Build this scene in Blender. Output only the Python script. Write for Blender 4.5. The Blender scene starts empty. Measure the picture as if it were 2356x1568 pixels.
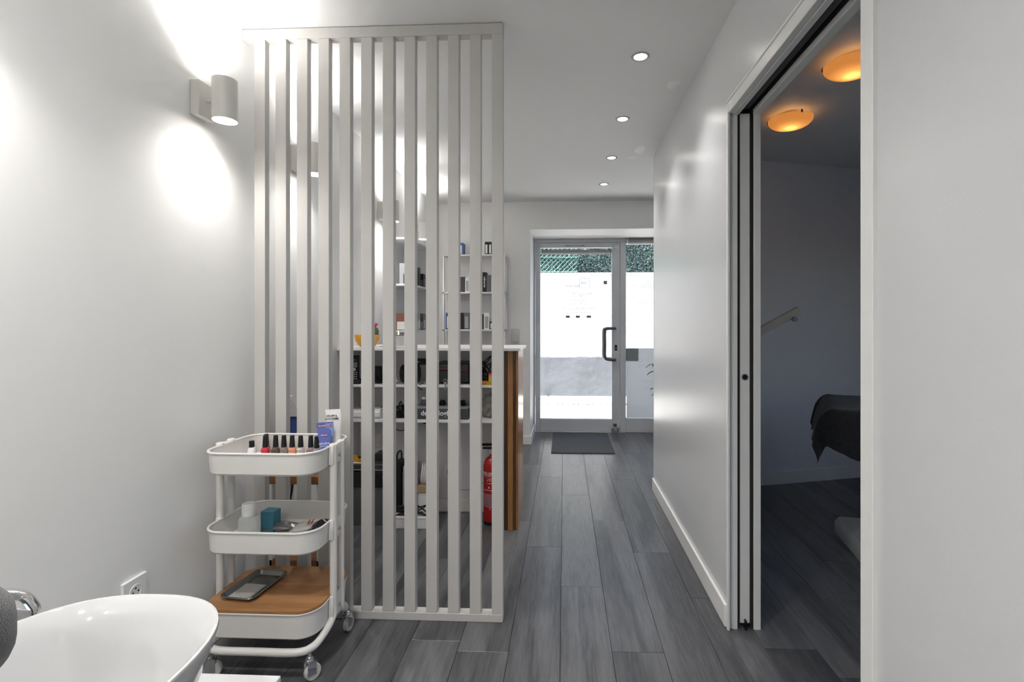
import bpy, bmesh, math, random
from mathutils import Vector, Matrix
R = math.radians
random.seed(7)
scene = bpy.context.scene
C = scene.collection

# ---------------------------------------------------------------- camera
cd = bpy.data.cameras.new('camera'); cam = bpy.data.objects.new('camera', cd); C.objects.link(cam)
cam.location = (0, 0, 1.18); cam.rotation_euler = (R(90), 0, math.atan(50 / 1150))
cd.sensor_width = 36; cd.lens = 1150 / 2356 * 36; cd.shift_x = -0.02971; cd.shift_y = -0.01698
cd.clip_start = 0.05; cd.clip_end = 200
scene.camera = cam
# ---------------------------------------------------------------- world, sun, exposure
w = bpy.data.worlds.new('sky'); scene.world = w; w.use_nodes = True
nt = w.node_tree; bg = nt.nodes['Background']
sky = nt.nodes.new('ShaderNodeTexSky'); sky.sky_type = 'NISHITA'; sky.sun_disc = False
sky.sun_elevation = R(55); sky.sun_rotation = R(200); sky.air_density = 1.0; sky.dust_density = 2.0
nt.links.new(sky.outputs[0], bg.inputs[0]); bg.inputs[1].default_value = 0.21
sd = bpy.data.lights.new('sun', 'SUN'); sd.energy = 6.2; sd.angle = R(0.6); sd.color = (1, .95, .88)
sun = bpy.data.objects.new('sun', sd); C.objects.link(sun)
sun.rotation_euler = Vector((.38, .11, -.92)).to_track_quat('-Z', 'Y').to_euler()
DOWN_W, SCONCE_W, LAMP_W = 16.0, 6.5, 0.13
vs = scene.view_settings
vs.view_transform = 'Standard'; vs.look = 'None'; vs.gamma = 1; vs.use_curve_mapping = False; vs.exposure = 1.2

# ---------------------------------------------------------------- materials
MATS = {}
def pm(name, col, rough=.5, metal=0.0, var=.05, scale=18, bump=0.0, bscale=80, spec=.5, emit=None, es=0.0, coat=0.0, trans=0.0, alpha=1.0, sheen=0.0, stretch=None):
    if name in MATS: return MATS[name]
    m = bpy.data.materials.new(name); m.use_nodes = True; t = m.node_tree; b = t.nodes['Principled BSDF']
    tc = t.nodes.new('ShaderNodeTexCoord'); src = tc.outputs['Object']
    if stretch:
        mp = t.nodes.new('ShaderNodeMapping'); mp.inputs['Scale'].default_value = stretch; t.links.new(src, mp.inputs[0]); src = mp.outputs[0]
    n = t.nodes.new('ShaderNodeTexNoise'); n.inputs['Scale'].default_value = scale; n.inputs['Detail'].default_value = 3
    t.links.new(src, n.inputs['Vector'])
    mx = t.nodes.new('ShaderNodeMix'); mx.data_type = 'RGBA'
    mx.inputs[6].default_value = [max(0, c * (1 - var)) for c in col[:3]] + [1]
    mx.inputs[7].default_value = [min(1, c * (1 + var)) for c in col[:3]] + [1]
    t.links.new(n.outputs[0], mx.inputs[0]); t.links.new(mx.outputs[2], b.inputs['Base Color'])
    b.inputs['Roughness'].default_value = rough; b.inputs['Metallic'].default_value = metal
    b.inputs['Specular IOR Level'].default_value = spec; b.inputs['Coat Weight'].default_value = coat; b.inputs['Coat Roughness'].default_value = .08
    b.inputs['Transmission Weight'].default_value = trans; b.inputs['Alpha'].default_value = alpha; b.inputs['Sheen Weight'].default_value = sheen
    if emit: b.inputs['Emission Color'].default_value = (*emit, 1); b.inputs['Emission Strength'].default_value = es
    if bump:
        n2 = t.nodes.new('ShaderNodeTexNoise'); n2.inputs['Scale'].default_value = bscale; n2.inputs['Detail'].default_value = 4
        t.links.new(src, n2.inputs['Vector'])
        bp = t.nodes.new('ShaderNodeBump'); bp.inputs['Strength'].default_value = bump; bp.inputs['Distance'].default_value = .01
        t.links.new(n2.outputs[0], bp.inputs['Height']); t.links.new(bp.outputs[0], b.inputs['Normal'])
    MATS[name] = m; return m

def wood(name, dark, light, scale=(1, 14, 14), rough=.45, coat=0.0, bump=.15, per_object=True, rings=3.0):
    m = bpy.data.materials.new(name); m.use_nodes = True; t = m.node_tree; b = t.nodes['Principled BSDF']; L = t.links.new
    tc = t.nodes.new('ShaderNodeTexCoord'); oi = t.nodes.new('ShaderNodeObjectInfo')
    add = t.nodes.new('ShaderNodeVectorMath'); add.operation = 'MULTIPLY_ADD'
    cmb = t.nodes.new('ShaderNodeCombineXYZ')
    for i in range(3): L(oi.outputs['Random'], cmb.inputs[i])
    add.inputs[1].default_value = (37, 53, 11); L(cmb.outputs[0], add.inputs[0]); L(tc.outputs['Object'], add.inputs[2])
    mp = t.nodes.new('ShaderNodeMapping'); mp.inputs['Scale'].default_value = scale; L(add.outputs[0], mp.inputs[0])
    n1 = t.nodes.new('ShaderNodeTexNoise'); n1.inputs['Scale'].default_value = .55; n1.inputs['Detail'].default_value = 3; n1.inputs['Distortion'].default_value = .6
    L(mp.outputs[0], n1.inputs['Vector'])
    mul = t.nodes.new('ShaderNodeMath'); mul.operation = 'MULTIPLY'; mul.inputs[1].default_value = rings * 6; L(n1.outputs[0], mul.inputs[0])
    sn = t.nodes.new('ShaderNodeMath'); sn.operation = 'SINE'; L(mul.outputs[0], sn.inputs[0])
    n2 = t.nodes.new('ShaderNodeTexNoise'); n2.inputs['Scale'].default_value = 7; n2.inputs['Detail'].default_value = 6; n2.inputs['Roughness'].default_value = .7
    L(mp.outputs[0], n2.inputs['Vector'])
    mr = t.nodes.new('ShaderNodeMath'); mr.operation = 'MULTIPLY_ADD'; mr.inputs[1].default_value = .17; L(sn.outputs[0], mr.inputs[0]); L(n2.outputs[0], mr.inputs[2])
    ob = t.nodes.new('ShaderNodeMath'); ob.operation = 'MULTIPLY_ADD'; ob.inputs[1].default_value = .09 if per_object else 0; L(oi.outputs['Random'], ob.inputs[0]); L(mr.outputs[0], ob.inputs[2])
    cr = t.nodes.new('ShaderNodeValToRGB'); cr.color_ramp.elements[0].position = .32; cr.color_ramp.elements[1].position = .86
    cr.color_ramp.elements[0].color = (*dark, 1); cr.color_ramp.elements[1].color = (*light, 1); L(ob.outputs[0], cr.inputs[0]); L(cr.outputs[0], b.inputs['Base Color'])
    b.inputs['Roughness'].default_value = rough; b.inputs['Coat Weight'].default_value = coat; b.inputs['Coat Roughness'].default_value = .15
    bp = t.nodes.new('ShaderNodeBump'); bp.inputs['Strength'].default_value = bump; bp.inputs['Distance'].default_value = .004; L(n2.outputs[0], bp.inputs['Height']); L(bp.outputs[0], b.inputs['Normal'])
    MATS[name] = m; return m

def glass(name, tint=(.97, .98, .98), spec=.05, rough=.02):
    m = bpy.data.materials.new(name); m.use_nodes = True; t = m.node_tree; t.nodes.remove(t.nodes['Principled BSDF']); L = t.links.new
    out = t.nodes['Material Output']; tr = t.nodes.new('ShaderNodeBsdfTransparent'); gl = t.nodes.new('ShaderNodeBsdfGlossy'); mx = t.nodes.new('ShaderNodeMixShader')
    lw = t.nodes.new('ShaderNodeLayerWeight'); lw.inputs[0].default_value = .5; pw = t.nodes.new('ShaderNodeMath'); pw.operation = 'POWER'; pw.inputs[1].default_value = 4.0; L(lw.outputs['Facing'], pw.inputs[0]); fr = t.nodes.new('ShaderNodeMath'); fr.operation = 'MULTIPLY_ADD'; fr.inputs[1].default_value = .75; fr.inputs[2].default_value = spec * .8; L(pw.outputs[0], fr.inputs[0])
    n = t.nodes.new('ShaderNodeTexNoise'); n.inputs['Scale'].default_value = 4; tc = t.nodes.new('ShaderNodeTexCoord'); L(tc.outputs['Object'], n.inputs['Vector'])
    c = t.nodes.new('ShaderNodeMix'); c.data_type = 'RGBA'; c.inputs[6].default_value = (*tint, 1); c.inputs[7].default_value = (*[min(1, x * 1.02) for x in tint], 1); L(n.outputs[0], c.inputs[0]); L(c.outputs[2], tr.inputs[0])
    gl.inputs['Roughness'].default_value = rough
    L(fr.outputs[0], mx.inputs[0]); L(tr.outputs[0], mx.inputs[1]); L(gl.outputs[0], mx.inputs[2]); L(mx.outputs[0], out.inputs[0])
    MATS[name] = m; return m

def frosted(name, col, tl=.55, clear=0.12):
    m = bpy.data.materials.new(name); m.use_nodes = True; t = m.node_tree; t.nodes.remove(t.nodes['Principled BSDF']); L = t.links.new
    out = t.nodes['Material Output']; d = t.nodes.new('ShaderNodeBsdfDiffuse'); tl_ = t.nodes.new('ShaderNodeBsdfTranslucent'); tp = t.nodes.new('ShaderNodeBsdfTransparent')
    n = t.nodes.new('ShaderNodeTexNoise'); n.inputs['Scale'].default_value = 60; tc = t.nodes.new('ShaderNodeTexCoord'); L(tc.outputs['Object'], n.inputs['Vector'])
    c = t.nodes.new('ShaderNodeMix'); c.data_type = 'RGBA'; c.inputs[6].default_value = (*col, 1); c.inputs[7].default_value = (*[min(1, x * 1.04) for x in col], 1); L(n.outputs[0], c.inputs[0])
    L(c.outputs[2], d.inputs[0]); L(c.outputs[2], tl_.inputs[0])
    m1 = t.nodes.new('ShaderNodeMixShader'); m1.inputs[0].default_value = tl; L(d.outputs[0], m1.inputs[1]); L(tl_.outputs[0], m1.inputs[2])
    m2 = t.nodes.new('ShaderNodeMixShader'); m2.inputs[0].default_value = clear; L(m1.outputs[0], m2.inputs[1]); L(tp.outputs[0], m2.inputs[2]); L(m2.outputs[0], out.inputs[0])
    MATS[name] = m; return m

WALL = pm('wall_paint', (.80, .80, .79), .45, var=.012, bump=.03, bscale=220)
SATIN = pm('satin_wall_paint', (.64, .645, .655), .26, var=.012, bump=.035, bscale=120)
CEIL = pm('ceiling_paint', (.78, .78, .775), .7, var=.015, bump=.03, bscale=150)
TRIM = pm('white_trim', (.80, .80, .78), .35, var=.02)
TREAT = pm('treatment_wall_paint', (.72, .72, .75), .6, var=.02, bump=.03, bscale=200)
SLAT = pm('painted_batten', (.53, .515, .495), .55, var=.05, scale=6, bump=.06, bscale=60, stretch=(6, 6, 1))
PLANK = wood('grey_oak_plank', (.055, .056, .060), (.150, .151, .157), scale=(13, 1.0, 13), rough=.28, bump=.12, rings=2.2)
BAMBOO = wood('bamboo_lid', (.30, .14, .055), (.52, .27, .11), scale=(1.2, 22, 22), rough=.4, bump=.05, per_object=False, rings=1.0)
BROWN = wood('stained_pine', (.27, .11, .028), (.46, .215, .062), scale=(14, 14, 1.2), rough=.22, coat=.5, bump=.08, rings=1.2)
BROWN2 = wood('dark_stained_pine', (.045, .02, .007), (.12, .055, .018), scale=(14, 14, 1.2), rough=.3, coat=.3, bump=.08, rings=1.2)
TABLE = wood('table_wood', (.20, .075, .022), (.33, .14, .045), scale=(1.2, 16, 16), rough=.45, bump=.05, rings=1.0)
MEL = pm('white_melamine', (.76, .76, .76), .35, var=.02)
STEELW = pm('cream_steel', (.71, .69, .66), .35, var=.02)
CHROME = pm('chrome', (.85, .85, .86), .08, 1.0, var=.02)
STEEL = pm('brushed_steel', (.45, .45, .46), .3, 1.0, var=.05)
ALU = pm('grey_aluminium', (.62, .635, .66), .42, .12, var=.06, scale=9, bump=.02)
ALUD = pm('dark_aluminium', (.10, .10, .11), .35, .3, var=.1)
BLACK = pm('black_plastic', (.012, .012, .013), .35, var=.2, spec=.25)
BLACKR = pm('black_rubber', (.02, .02, .02), .7, var=.2)
VOID = pm('pocket_shade_black', (.008, .008, .008), .9, var=.1)  # near-black colour stands in for the shade inside the door pocket
CERAM = pm('white_ceramic', (.62, .62, .62), .06, var=.01, spec=.6, coat=.5)
WPLAST = pm('white_plastic', (.78, .78, .77), .3, var=.02)
GREYP = pm('grey_plastic', (.30, .30, .32), .4, var=.05)
DGREY = pm('dark_grey_card', (.035, .036, .040), .5, var=.1)
MGREY = pm('mid_grey_card', (.13, .13, .14), .5, var=.1)
LIGHTW = pm('lamp_glow', (1, 1, 1), .5, emit=(1, .96, .9), es=14)
GLASS = glass('pane_glass')
CLEARP = glass('clear_plastic', (.93, .94, .94))
FILM = frosted('frosted_film', (.64, .65, .665), .6, .05)
FILM2 = frosted('dark_film', (.24, .29, .30), .45, .05)
FELT = pm('grey_felt', (.075, .077, .082), .95, var=.75, scale=330, bump=.5, bscale=480, sheen=.4)
BLANK = pm('dark_blanket', (.022, .022, .026), .95, var=.5, scale=60, bump=.5, bscale=120, sheen=.15)
RED = pm('extinguisher_red', (.42, .012, .012), .25, var=.05, coat=.3)
YEL = pm('yellow_glaze', (.75, .38, .03), .3, var=.06)
PAPER = pm('white_paper', (.78, .78, .76), .6, var=.03)
TXT_DARK = pm('dark_print', (.02, .02, .025), .6, var=.05)
TXT_WHITE = pm('white_print', (.85, .85, .85), .5, var=.03)
TXT_GREY = pm('grey_vinyl_lettering', (.16, .16, .17), .6, var=.05)
GREEN = pm('leaf_green', (.025, .10, .03), .35, var=.3, scale=30)

# ---------------------------------------------------------------- mesh helpers
class MB:
    def __init__(s): s.bm = bmesh.new()
    def box(s, x0, x1, y0, y1, z0, z1, bev=0, seg=1):
        r = bmesh.ops.create_cube(s.bm, size=1)
        vs_ = r['verts']
        for v in vs_:
            v.co = Vector(((x0 + x1) / 2 + v.co.x * (x1 - x0), (y0 + y1) / 2 + v.co.y * (y1 - y0), (z0 + z1) / 2 + v.co.z * (z1 - z0)))
        if bev:
            es = list({e for v in vs_ for e in v.link_edges})
            bmesh.ops.bevel(s.bm, geom=es, offset=bev, segments=seg, profile=.5, affect='EDGES')
        return s
    def loft(s, rings, cap0=True, cap1=True, closed=True):
        rv = [[s.bm.verts.new(p) for p in r] for r in rings]
        n = len(rings[0])
        for a, b in zip(rv[:-1], rv[1:]):
            for i in range(n if closed else n - 1):
                j = (i + 1) % n
                s.bm.faces.new((a[i], a[j], b[j], b[i]))
        if cap0: s.bm.faces.new(rv[0][::-1])
        if cap1: s.bm.faces.new(rv[-1])
        return s
    def lathe(s, prof, c=(0, 0, 0), seg=24, axis='Z', cap0=True, cap1=True):
        rings = []
        for r, h in prof:
            ring = []
            for i in range(seg):
                a = 2 * math.pi * i / seg; x, y = max(r, 1e-5) * math.cos(a), max(r, 1e-5) * math.sin(a)
                p = {'Z': (x, y, h), 'X': (h, x, y), 'Y': (y, h, x)}[axis]
                ring.append((c[0] + p[0], c[1] + p[1], c[2] + p[2]))
            rings.append(ring)
        return s.loft(rings, cap0, cap1)
    def tube(s, path, r, seg=10, closed=False, r_end=None):
        P = [Vector(p) for p in path]; n = len(P); rings = []
        t0 = (P[1] - P[0]).normalized(); up = Vector((0, 0, 1)) if abs(t0.z) < .9 else Vector((1, 0, 0))
        nrm = t0.cross(up).normalized()
        for i in range(n):
            if closed: t = (P[(i + 1) % n] - P[i - 1])
            else: t = (P[min(i + 1, n - 1)] - P[max(i - 1, 0)])
            t.normalize(); nrm = (nrm - t * nrm.dot(t)).normalized(); bn = t.cross(nrm)
            rr = r if r_end is None else r + (r_end - r) * i / (n - 1)
            rings.append([P[i] + (nrm * math.cos(2 * math.pi * k / seg) + bn * math.sin(2 * math.pi * k / seg)) * rr for k in range(seg)])
        if closed: rings.append(rings[0]); return s.loft(rings, False, False)
        return s.loft(rings)
    def xf(s, M): s.bm.transform(M); return s
    def build(s, name, mat, parent=None, smooth=True, loc=None):
        bmesh.ops.remove_doubles(s.bm, verts=s.bm.verts, dist=1e-6)
        bmesh.ops.recalc_face_normals(s.bm, faces=s.bm.faces)
        me = bpy.data.meshes.new(name); s.bm.to_mesh(me); s.bm.free()
        if smooth:
            for p in me.polygons: p.use_smooth = True
            me.set_sharp_from_angle(angle=R(35))
        me.materials.append(mat)
        return link(name, me, parent, loc)
def link(name, me, parent=None, loc=None):
    o = bpy.data.objects.new(name, me); C.objects.link(o)
    if parent is not None: o.parent = parent
    if loc is not None: o.location = loc
    return o
def thing(name, label, cat, loc=(0, 0, 0), rotz=0, group=None, kind=None):
    o = bpy.data.objects.new(name, None); C.objects.link(o); o.empty_display_size = .05
    o.location = loc; o.rotation_euler = (0, 0, rotz)
    return tag(o, label, cat, group, kind)
def tag(o, label=None, cat=None, group=None, kind=None):
    if label: o['label'] = label
    if cat: o['category'] = cat
    if group: o['group'] = group
    if kind: o['kind'] = kind
    return o
def part(name, mat, parent, *box, bev=0, seg=1, loc=None):
    return MB().box(*box, bev=bev, seg=seg).build(name, mat, parent, loc=loc)
def struct(name, mb, mat, label=None):
    o = mb.build(name, mat); o['kind'] = 'structure'
    if label: o['label'] = label
    return o
def rrect(hx, hy, r, n=8, cx=0, cy=0, z=0):
    pts = []
    for sx, sy, a0 in ((1, 1, 0), (-1, 1, 90), (-1, -1, 180), (1, -1, 270)):
        for i in range(n + 1):
            a = R(a0 + 90 * i / n); pts.append((cx + sx * (hx - r) + r * math.cos(a), cy + sy * (hy - r) + r * math.sin(a), z))
    return pts
def bez(pts, n=8):
    """Catmull-Rom through points"""
    P = [Vector(p) for p in pts]; P = [P[0] * 2 - P[1]] + P + [P[-1] * 2 - P[-2]]; out = []
    for i in range(1, len(P) - 2):
        for k in range(n):
            t = k / n; a, b, c, d = P[i - 1], P[i], P[i + 1], P[i + 2]
            out.append(.5 * ((2 * b) + (c - a) * t + (2 * a - 5 * b + 4 * c - d) * t * t + (3 * b - a - 3 * c + d) * t ** 3))
    out.append(P[-2]); return out
def text(name, body, size, mat, parent, loc, rot, align='CENTER', ext=.0004, bold=0.0):
    cu = bpy.data.curves.new(name, 'FONT'); cu.body = body; cu.size = size; cu.align_x = align; cu.align_y = 'CENTER'; cu.extrude = ext; cu.offset = bold; cu.resolution_u = 3
    to = bpy.data.objects.new(name + '_tmp', cu); C.objects.link(to)
    dg = bpy.context.evaluated_depsgraph_get(); me = bpy.data.meshes.new_from_object(to.evaluated_get(dg))
    bpy.data.objects.remove(to); bpy.data.curves.remove(cu)
    me.materials.clear(); me.materials.append(mat); me.name = name
    o = link(name, me, parent, loc); o.rotation_euler = rot; return o
FACE_CAM = (R(90), 0, 0)          # text on a surface facing -Y (towards the room)
def light(kind, name, energy, loc, parent, color=(1, .95, .88), **k):
    ld = bpy.data.lights.new(name, kind); ld.energy = energy; ld.color = color
    for a, b in k.items(): setattr(ld, a, b)
    o = bpy.data.objects.new(name, ld); C.objects.link(o); o.location = loc
    if parent is not None: o.parent = parent
    return o

# ================================================================ STRUCTURE
XL, XR, CZ, YF, YD = -1.30, .635, 2.37, 4.88, 5.45
XR2 = .752
# floor slab and its planks
fl = struct('floor', MB().box(-1.42, 3.3, -2.7, 5.62, -.06, -.008), pm('subfloor', (.02, .02, .02), .8))
tag(fl, 'dark grey oak plank floor')
JO = {0: 1.05, 1: .61, -1: .245, -2: .588, 2: .2, 3: .978, 4: .653}
def plank_mesh(x0, x1, y0, y1):
    mb = MB(); g = .0006; c = .0010; cx_, cy_ = (x0 + x1) / 2, (y0 + y1) / 2; hx, hy = (x1 - x0) / 2 - g, (y1 - y0) / 2 - g
    mb.loft([[(-hx, -hy, -.008), (hx, -hy, -.008), (hx, hy, -.008), (-hx, hy, -.008)], [(-hx, -hy, -c), (hx, -hy, -c), (hx, hy, -c), (-hx, hy, -c)],
             [(-hx + c, -hy + c, 0), (hx - c, -hy + c, 0), (hx - c, hy - c, 0), (-hx + c, hy - c, 0)]], cap0=False)
    return mb, (cx_, cy_, 0)
for k in range(-7, 18):
    x0 = -.014 + .186 * k; x1 = x0 + .186; x0, x1 = max(x0, XL), min(x1, 3.2)
    if x1 - x0 < .01: continue
    j = JO.get(k, random.random() * 1.2)
    ys = -2.6 if x0 < XR else .3
    ye = 5.56
    cuts = [ys] + [y for y in [j + 1.2 * i for i in range(-4, 6)] if ys + .05 < y < ye - .05] + [ye]
    for a, b in zip(cuts[:-1], cuts[1:]):
        mb, c = plank_mesh(x0, x1, a, b); mb.build('plank', PLANK, fl, loc=c, smooth=False)
# ceiling
ce = struct('ceiling', MB().box(-1.42, 3.3, -2.7, 5.0, CZ, CZ + .12), CEIL, 'white painted ceiling')
for (x, y, sx, sy) in ((.545, 2.52, .03, .055), (.52, 3.46, .035, .09), (.49, 3.62, .045, .03)):
    mb = MB(); n = 14; rg = random.Random(int(x * 1000 + y * 10))
    pts = [(math.cos(2 * math.pi * i / n) * sx * rg.uniform(.7, 1.15), math.sin(2 * math.pi * i / n) * sy * rg.uniform(.7, 1.15)) for i in range(n)]
    mb.loft([[(px, py, 0) for px, py in pts], [(px * .8, py * .8, -.0012) for px, py in pts]], cap0=False)
    mb.build('plaster_patch', pm('filler_white', (.86, .86, .86), .6), ce, loc=(x, y, CZ))
struct('wall_left', MB().box(-1.42, XL, -2.7, 5.62, 0, CZ), WALL, 'white wall carrying the up and down lights')
struct('wall_back', MB().box(XL, XR, -2.7, -2.6, 0, CZ), WALL)
# right wall with the pocket door opening: near leg, head, hollow far leg
DY0, DY1, DZ = 1.089, 1.965, 1.985
mb = MB().box(XR, XR2, -2.7, DY0, 0, CZ).box(XR, XR2, DY0, DY1, DZ + .1, CZ)
mb.box(XR, .668, DY1, 3.575, 0, CZ).box(.732, XR2, DY1, 3.53, 0, CZ).box(.668, .732, 2.9, 3.55, 0, CZ).box(.668, .732, DY1, 2.9, DZ + .1, CZ)
mb.box(XR, .668, DY0, DY1, DZ + .03, DZ + .1).box(.732, XR2, DY0, DY1, DZ + .03, DZ + .1)
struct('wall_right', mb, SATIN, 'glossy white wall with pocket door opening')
# pocket door: leaf inside the wall, pocket sides painted black as shade, frame
pd = thing('door_2', 'white pocket door slid into the wall beside the treatment room', None, (0, 0, 0), kind='structure')
part('door_leaf', TRIM, pd, .680, .720, 1.972, 2.85, .018, DZ + .01, bev=.0015)
MB().lathe([(.013, 0), (.013, -.003), (.009, -.0035), (.0085, .001)], (.7, 1.972, .973), 20, 'Y').build('finger_pull', STEEL, pd)
MB().lathe([(.0084, 0), (.0084, -.0012)], (.7, 1.972, .973), 16, 'Y').build('pull_recess', BLACK, pd)
part('floor_guide', BLACK, pd, .697, .703, 1.955, 1.975, 0, .035)
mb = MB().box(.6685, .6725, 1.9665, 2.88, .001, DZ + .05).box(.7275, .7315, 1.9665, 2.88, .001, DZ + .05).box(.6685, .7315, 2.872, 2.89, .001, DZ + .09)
mb.build('pocket_shade', VOID, pd)
part('slot_shade_strip', BLACKR, pd, .6692, .6800, 1.9690, 1.9770, .002, DZ + .03)  # black strips fill both slots, standing in for the shade in the gaps
part('slot_shade_strip', BLACKR, pd, .7200, .7306, 1.9690, 1.9770, .002, DZ + .03)
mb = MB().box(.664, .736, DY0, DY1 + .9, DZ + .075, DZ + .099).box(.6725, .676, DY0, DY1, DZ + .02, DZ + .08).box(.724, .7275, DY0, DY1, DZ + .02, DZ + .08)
mb.build('track_shade', VOID, pd)
part('door_track', pm('track_grey', (.12, .12, .13), .5, .5), pd, .688, .714, DY0, DY1, DZ + .025, DZ + .055)
tr = struct('trim_1', MB().box(.652, .6690, 1.9605, 1.9685, 0, DZ + .03, bev=.001).box(.7308, .757, 1.9605, 1.9685, 0, DZ + .03, bev=.001)
            .box(.652, .6725, DY0, 1.961, DZ, DZ + .031, bev=.001).box(.7275, .757, DY0, 1.961, DZ, DZ + .031, bev=.001), TRIM, 'white pocket door jamb with a dark slot')
a1 = struct('trim_2', MB().box(.628, .6365, 1.950, 1.966, 0, DZ + .048, bev=.001).box(.631, .6365, 1.966, 1.972, 0, DZ + .055, bev=.0005), TRIM, 'thin white edge strip of the doorway')
struct('trim_3', MB().box(.6295, .652, 1.045, 1.95, DZ + .002, DZ + .045, bev=.0015).box(.6255, .6365, 1.045, 1.966, DZ + .045, DZ + .053, bev=.001), TRIM, 'white casing above the doorway')
struct('trim_4', MB().box(.6275, .636, 1.050, 1.089, 0, DZ + .048, bev=.0015).box(.6255, .6365, 1.043, 1.050, 0, DZ + .053, bev=.001).box(.636, .757, 1.081, 1.089, 0, DZ + .03, bev=.001), TRIM, 'white casing on the near side of the doorway')
struct('baseboard_right', MB().box(.623, .6345, 1.972, 3.578, 0, .088, bev=.003).box(.623, .6345, -2.6, 1.043, 0, .088, bev=.003), TRIM, 'white baseboard along the right wall')
struct('baseboard_left', MB().box(XL, XL + .012, -2.6, 2.8, 0, .085, bev=.003).box(XL, XL + .012, 3.26, 4.868, 0, .085, bev=.003), TRIM)
# treatment room
def skew(x): return 3.724 + (x - 1.446) * .2745
mb = MB(); a, b = skew(XR2 - .117), skew(3.2)
mb.loft([[(XR2 - .117, a + .075, 0), (3.2, b, 0), (3.2, b + .08, 0), (XR2 - .117, a + .078, 0)], [(XR2 - .117, a + .075, CZ), (3.2, b, CZ), (3.2, b + .08, CZ), (XR2 - .117, a + .078, CZ)]])
mb = MB(); x0 = XR2 + .0005; a = skew(x0)
mb.loft([[(x0, a, z), (3.2, b, z), (3.2, b + .08, z), (x0 - .117, a + .055, z)] for z in (0, CZ)])
struct('wall_treatment_far', mb, TREAT, 'dim grey wall inside the treatment room')
struct('wall_treatment_right', MB().box(3.2, 3.3, .2, .6, 0, CZ).box(3.2, 3.3, 2.4, 5.0, 0, CZ).box(3.2, 3.3, .6, 2.4, 0, .6).box(3.2, 3.3, .6, 2.4, 1.95, CZ), TREAT)
w2 = thing('window_2', 'unseen window added to light the treatment room', None, (0, 0, 0), kind='structure')  # added out of view to bring daylight into the treatment room
for bx in ((3.22, 3.27, .6, 2.4, .6, .65), (3.22, 3.27, .6, 2.4, 1.9, 1.95), (3.22, 3.27, .6, .65, .65, 1.9), (3.22, 3.27, 2.35, 2.4, .65, 1.9), (3.22, 3.27, 1.48, 1.52, .65, 1.9)): part('window_frame', TRIM, w2, *bx, bev=.003)
for y0_, y1_ in ((.65, 1.48), (1.52, 2.35)): part('window_pane', GLASS, w2, 3.243, 3.247, y0_, y1_, .65, 1.9)
struct('wall_treatment_near', MB().box(XR2, 3.2, .2, .3, 0, CZ), TREAT)
mb = MB(); mb.loft([[(x0, a - .013, z), (3.2, b - .013, z), (3.2, b, z), (x0, a, z)] for z in (0, .088)])
struct('baseboard_treatment', mb, TRIM, 'white baseboard in the treatment room')
# front wall of the shop: left pier, lintel, right pier
struct('wall_front', MB().box(XL, -.332, YF, 5.62, 0, CZ).box(-.332, 2.2, YF, 5.62, 2.10, CZ).box(2.2, 3.2, 4.85, 5.62, 0, CZ), WALL, 'white front wall around the glass entrance')
struct('wall_roof_parapet', MB().box(-1.42, 3.3, 5.0, 5.62, CZ, CZ + .2), WALL)
struct('baseboard_front', MB().box(XL + .012, -.320, YF - .012, YF, 0, .082, bev=.002).box(-.332, -.320, YF, 5.44, 0, .082, bev=.002), TRIM, 'white baseboard around the pier by the entrance')

# ---------------------------------------------------------------- glass entrance door and window
d1 = thing('door_1', 'grey aluminium glass entrance door with curved pull handle', None, (0, 0, 0), kind='structure')
part('frame_head', ALU, d1, -.346, .668, 5.452, 5.51, 2.062, 2.0995, bev=.002)
part('frame_jamb', ALU, d1, -.3315, -.318, 5.452, 5.51, 0, 2.062, bev=.002)
part('frame_post', ALU, d1, .606, .668, 5.445, 5.51, 0, 2.062, bev=.002)
part('stile', ALU, d1, -.314, -.261, 5.45, 5.50, .012, 2.058, bev=.003)
part('stile', ALU, d1, .518, .602, 5.45, 5.50, .012, 2.058, bev=.003)
part('rail', ALU, d1, -.261, .518, 5.45, 5.50, 2.005, 2.058, bev=.003)
part('rail', ALU, d1, -.261, .518, 5.45, 5.50, .012, .143, bev=.003)
part('door_pane', GLASS, d1, -.262, .519, 5.474, 5.478, .142, 2.006)
part('threshold', pm('bright_threshold', (.75, .75, .75), .25, .6), d1, -.31, .53, 5.43, 5.50, 0.0, .010, bev=.002)
for z0, z1 in ((1.906, 2.001), (1.489, 1.579), (.743, .843), (.102, .197)):
    h = MB().lathe([(.009, z0), (.009, z1)], (-.324, 5.445, 0), 12).build('hinge', ALU, d1)
for i, x in enumerate((.014, .03, .045, .07, .098, .126, .158, .18, .197, .213)):
    part('vent_hole', BLACK, d1, x, x + .009, 5.4485, 5.4505, 2.022, 2.031)
for x, z in ((-.285, 2.035), (-.283, 2.02), (.545, 2.04), (.543, 2.022), (.57, 2.045), (.555, 1.99)):
    MB().lathe([(.004, 0), (.004, -.0015)], (x, 5.45, z), 8, 'Y').build('screw', ALUD, d1)
for yy, nm, sgn in ((5.45, 'pull_handle', -1), (5.50, 'outer_pull_handle', 1)):
    d = .055 * sgn
    pth = bez([(.548, yy, 1.128), (.545, yy + d * .8, 1.128), (.515, yy + d, 1.128), (.455, yy + d, 1.122), (.437, yy + d, 1.095), (.4365, yy + d, .95), (.4365, yy + d, .83), (.455, yy + d, .797), (.515, yy + d, .790), (.545, yy + d * .8, .790), (.548, yy, .790)], 6)
    hn = MB().tube(pth, .0155, 12).build(nm, ALUD, d1)
part('lock_plate', BLACK, d1, .547, .573, 5.446, 5.4505, .888, .949, bev=.006, seg=2)
MB().lathe([(.006, 0), (.006, -.006)], (.56, 5.446, .912), 12, 'Y').build('lock_cylinder', pm('brass', (.6, .5, .25), .3, .9), d1)
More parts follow.
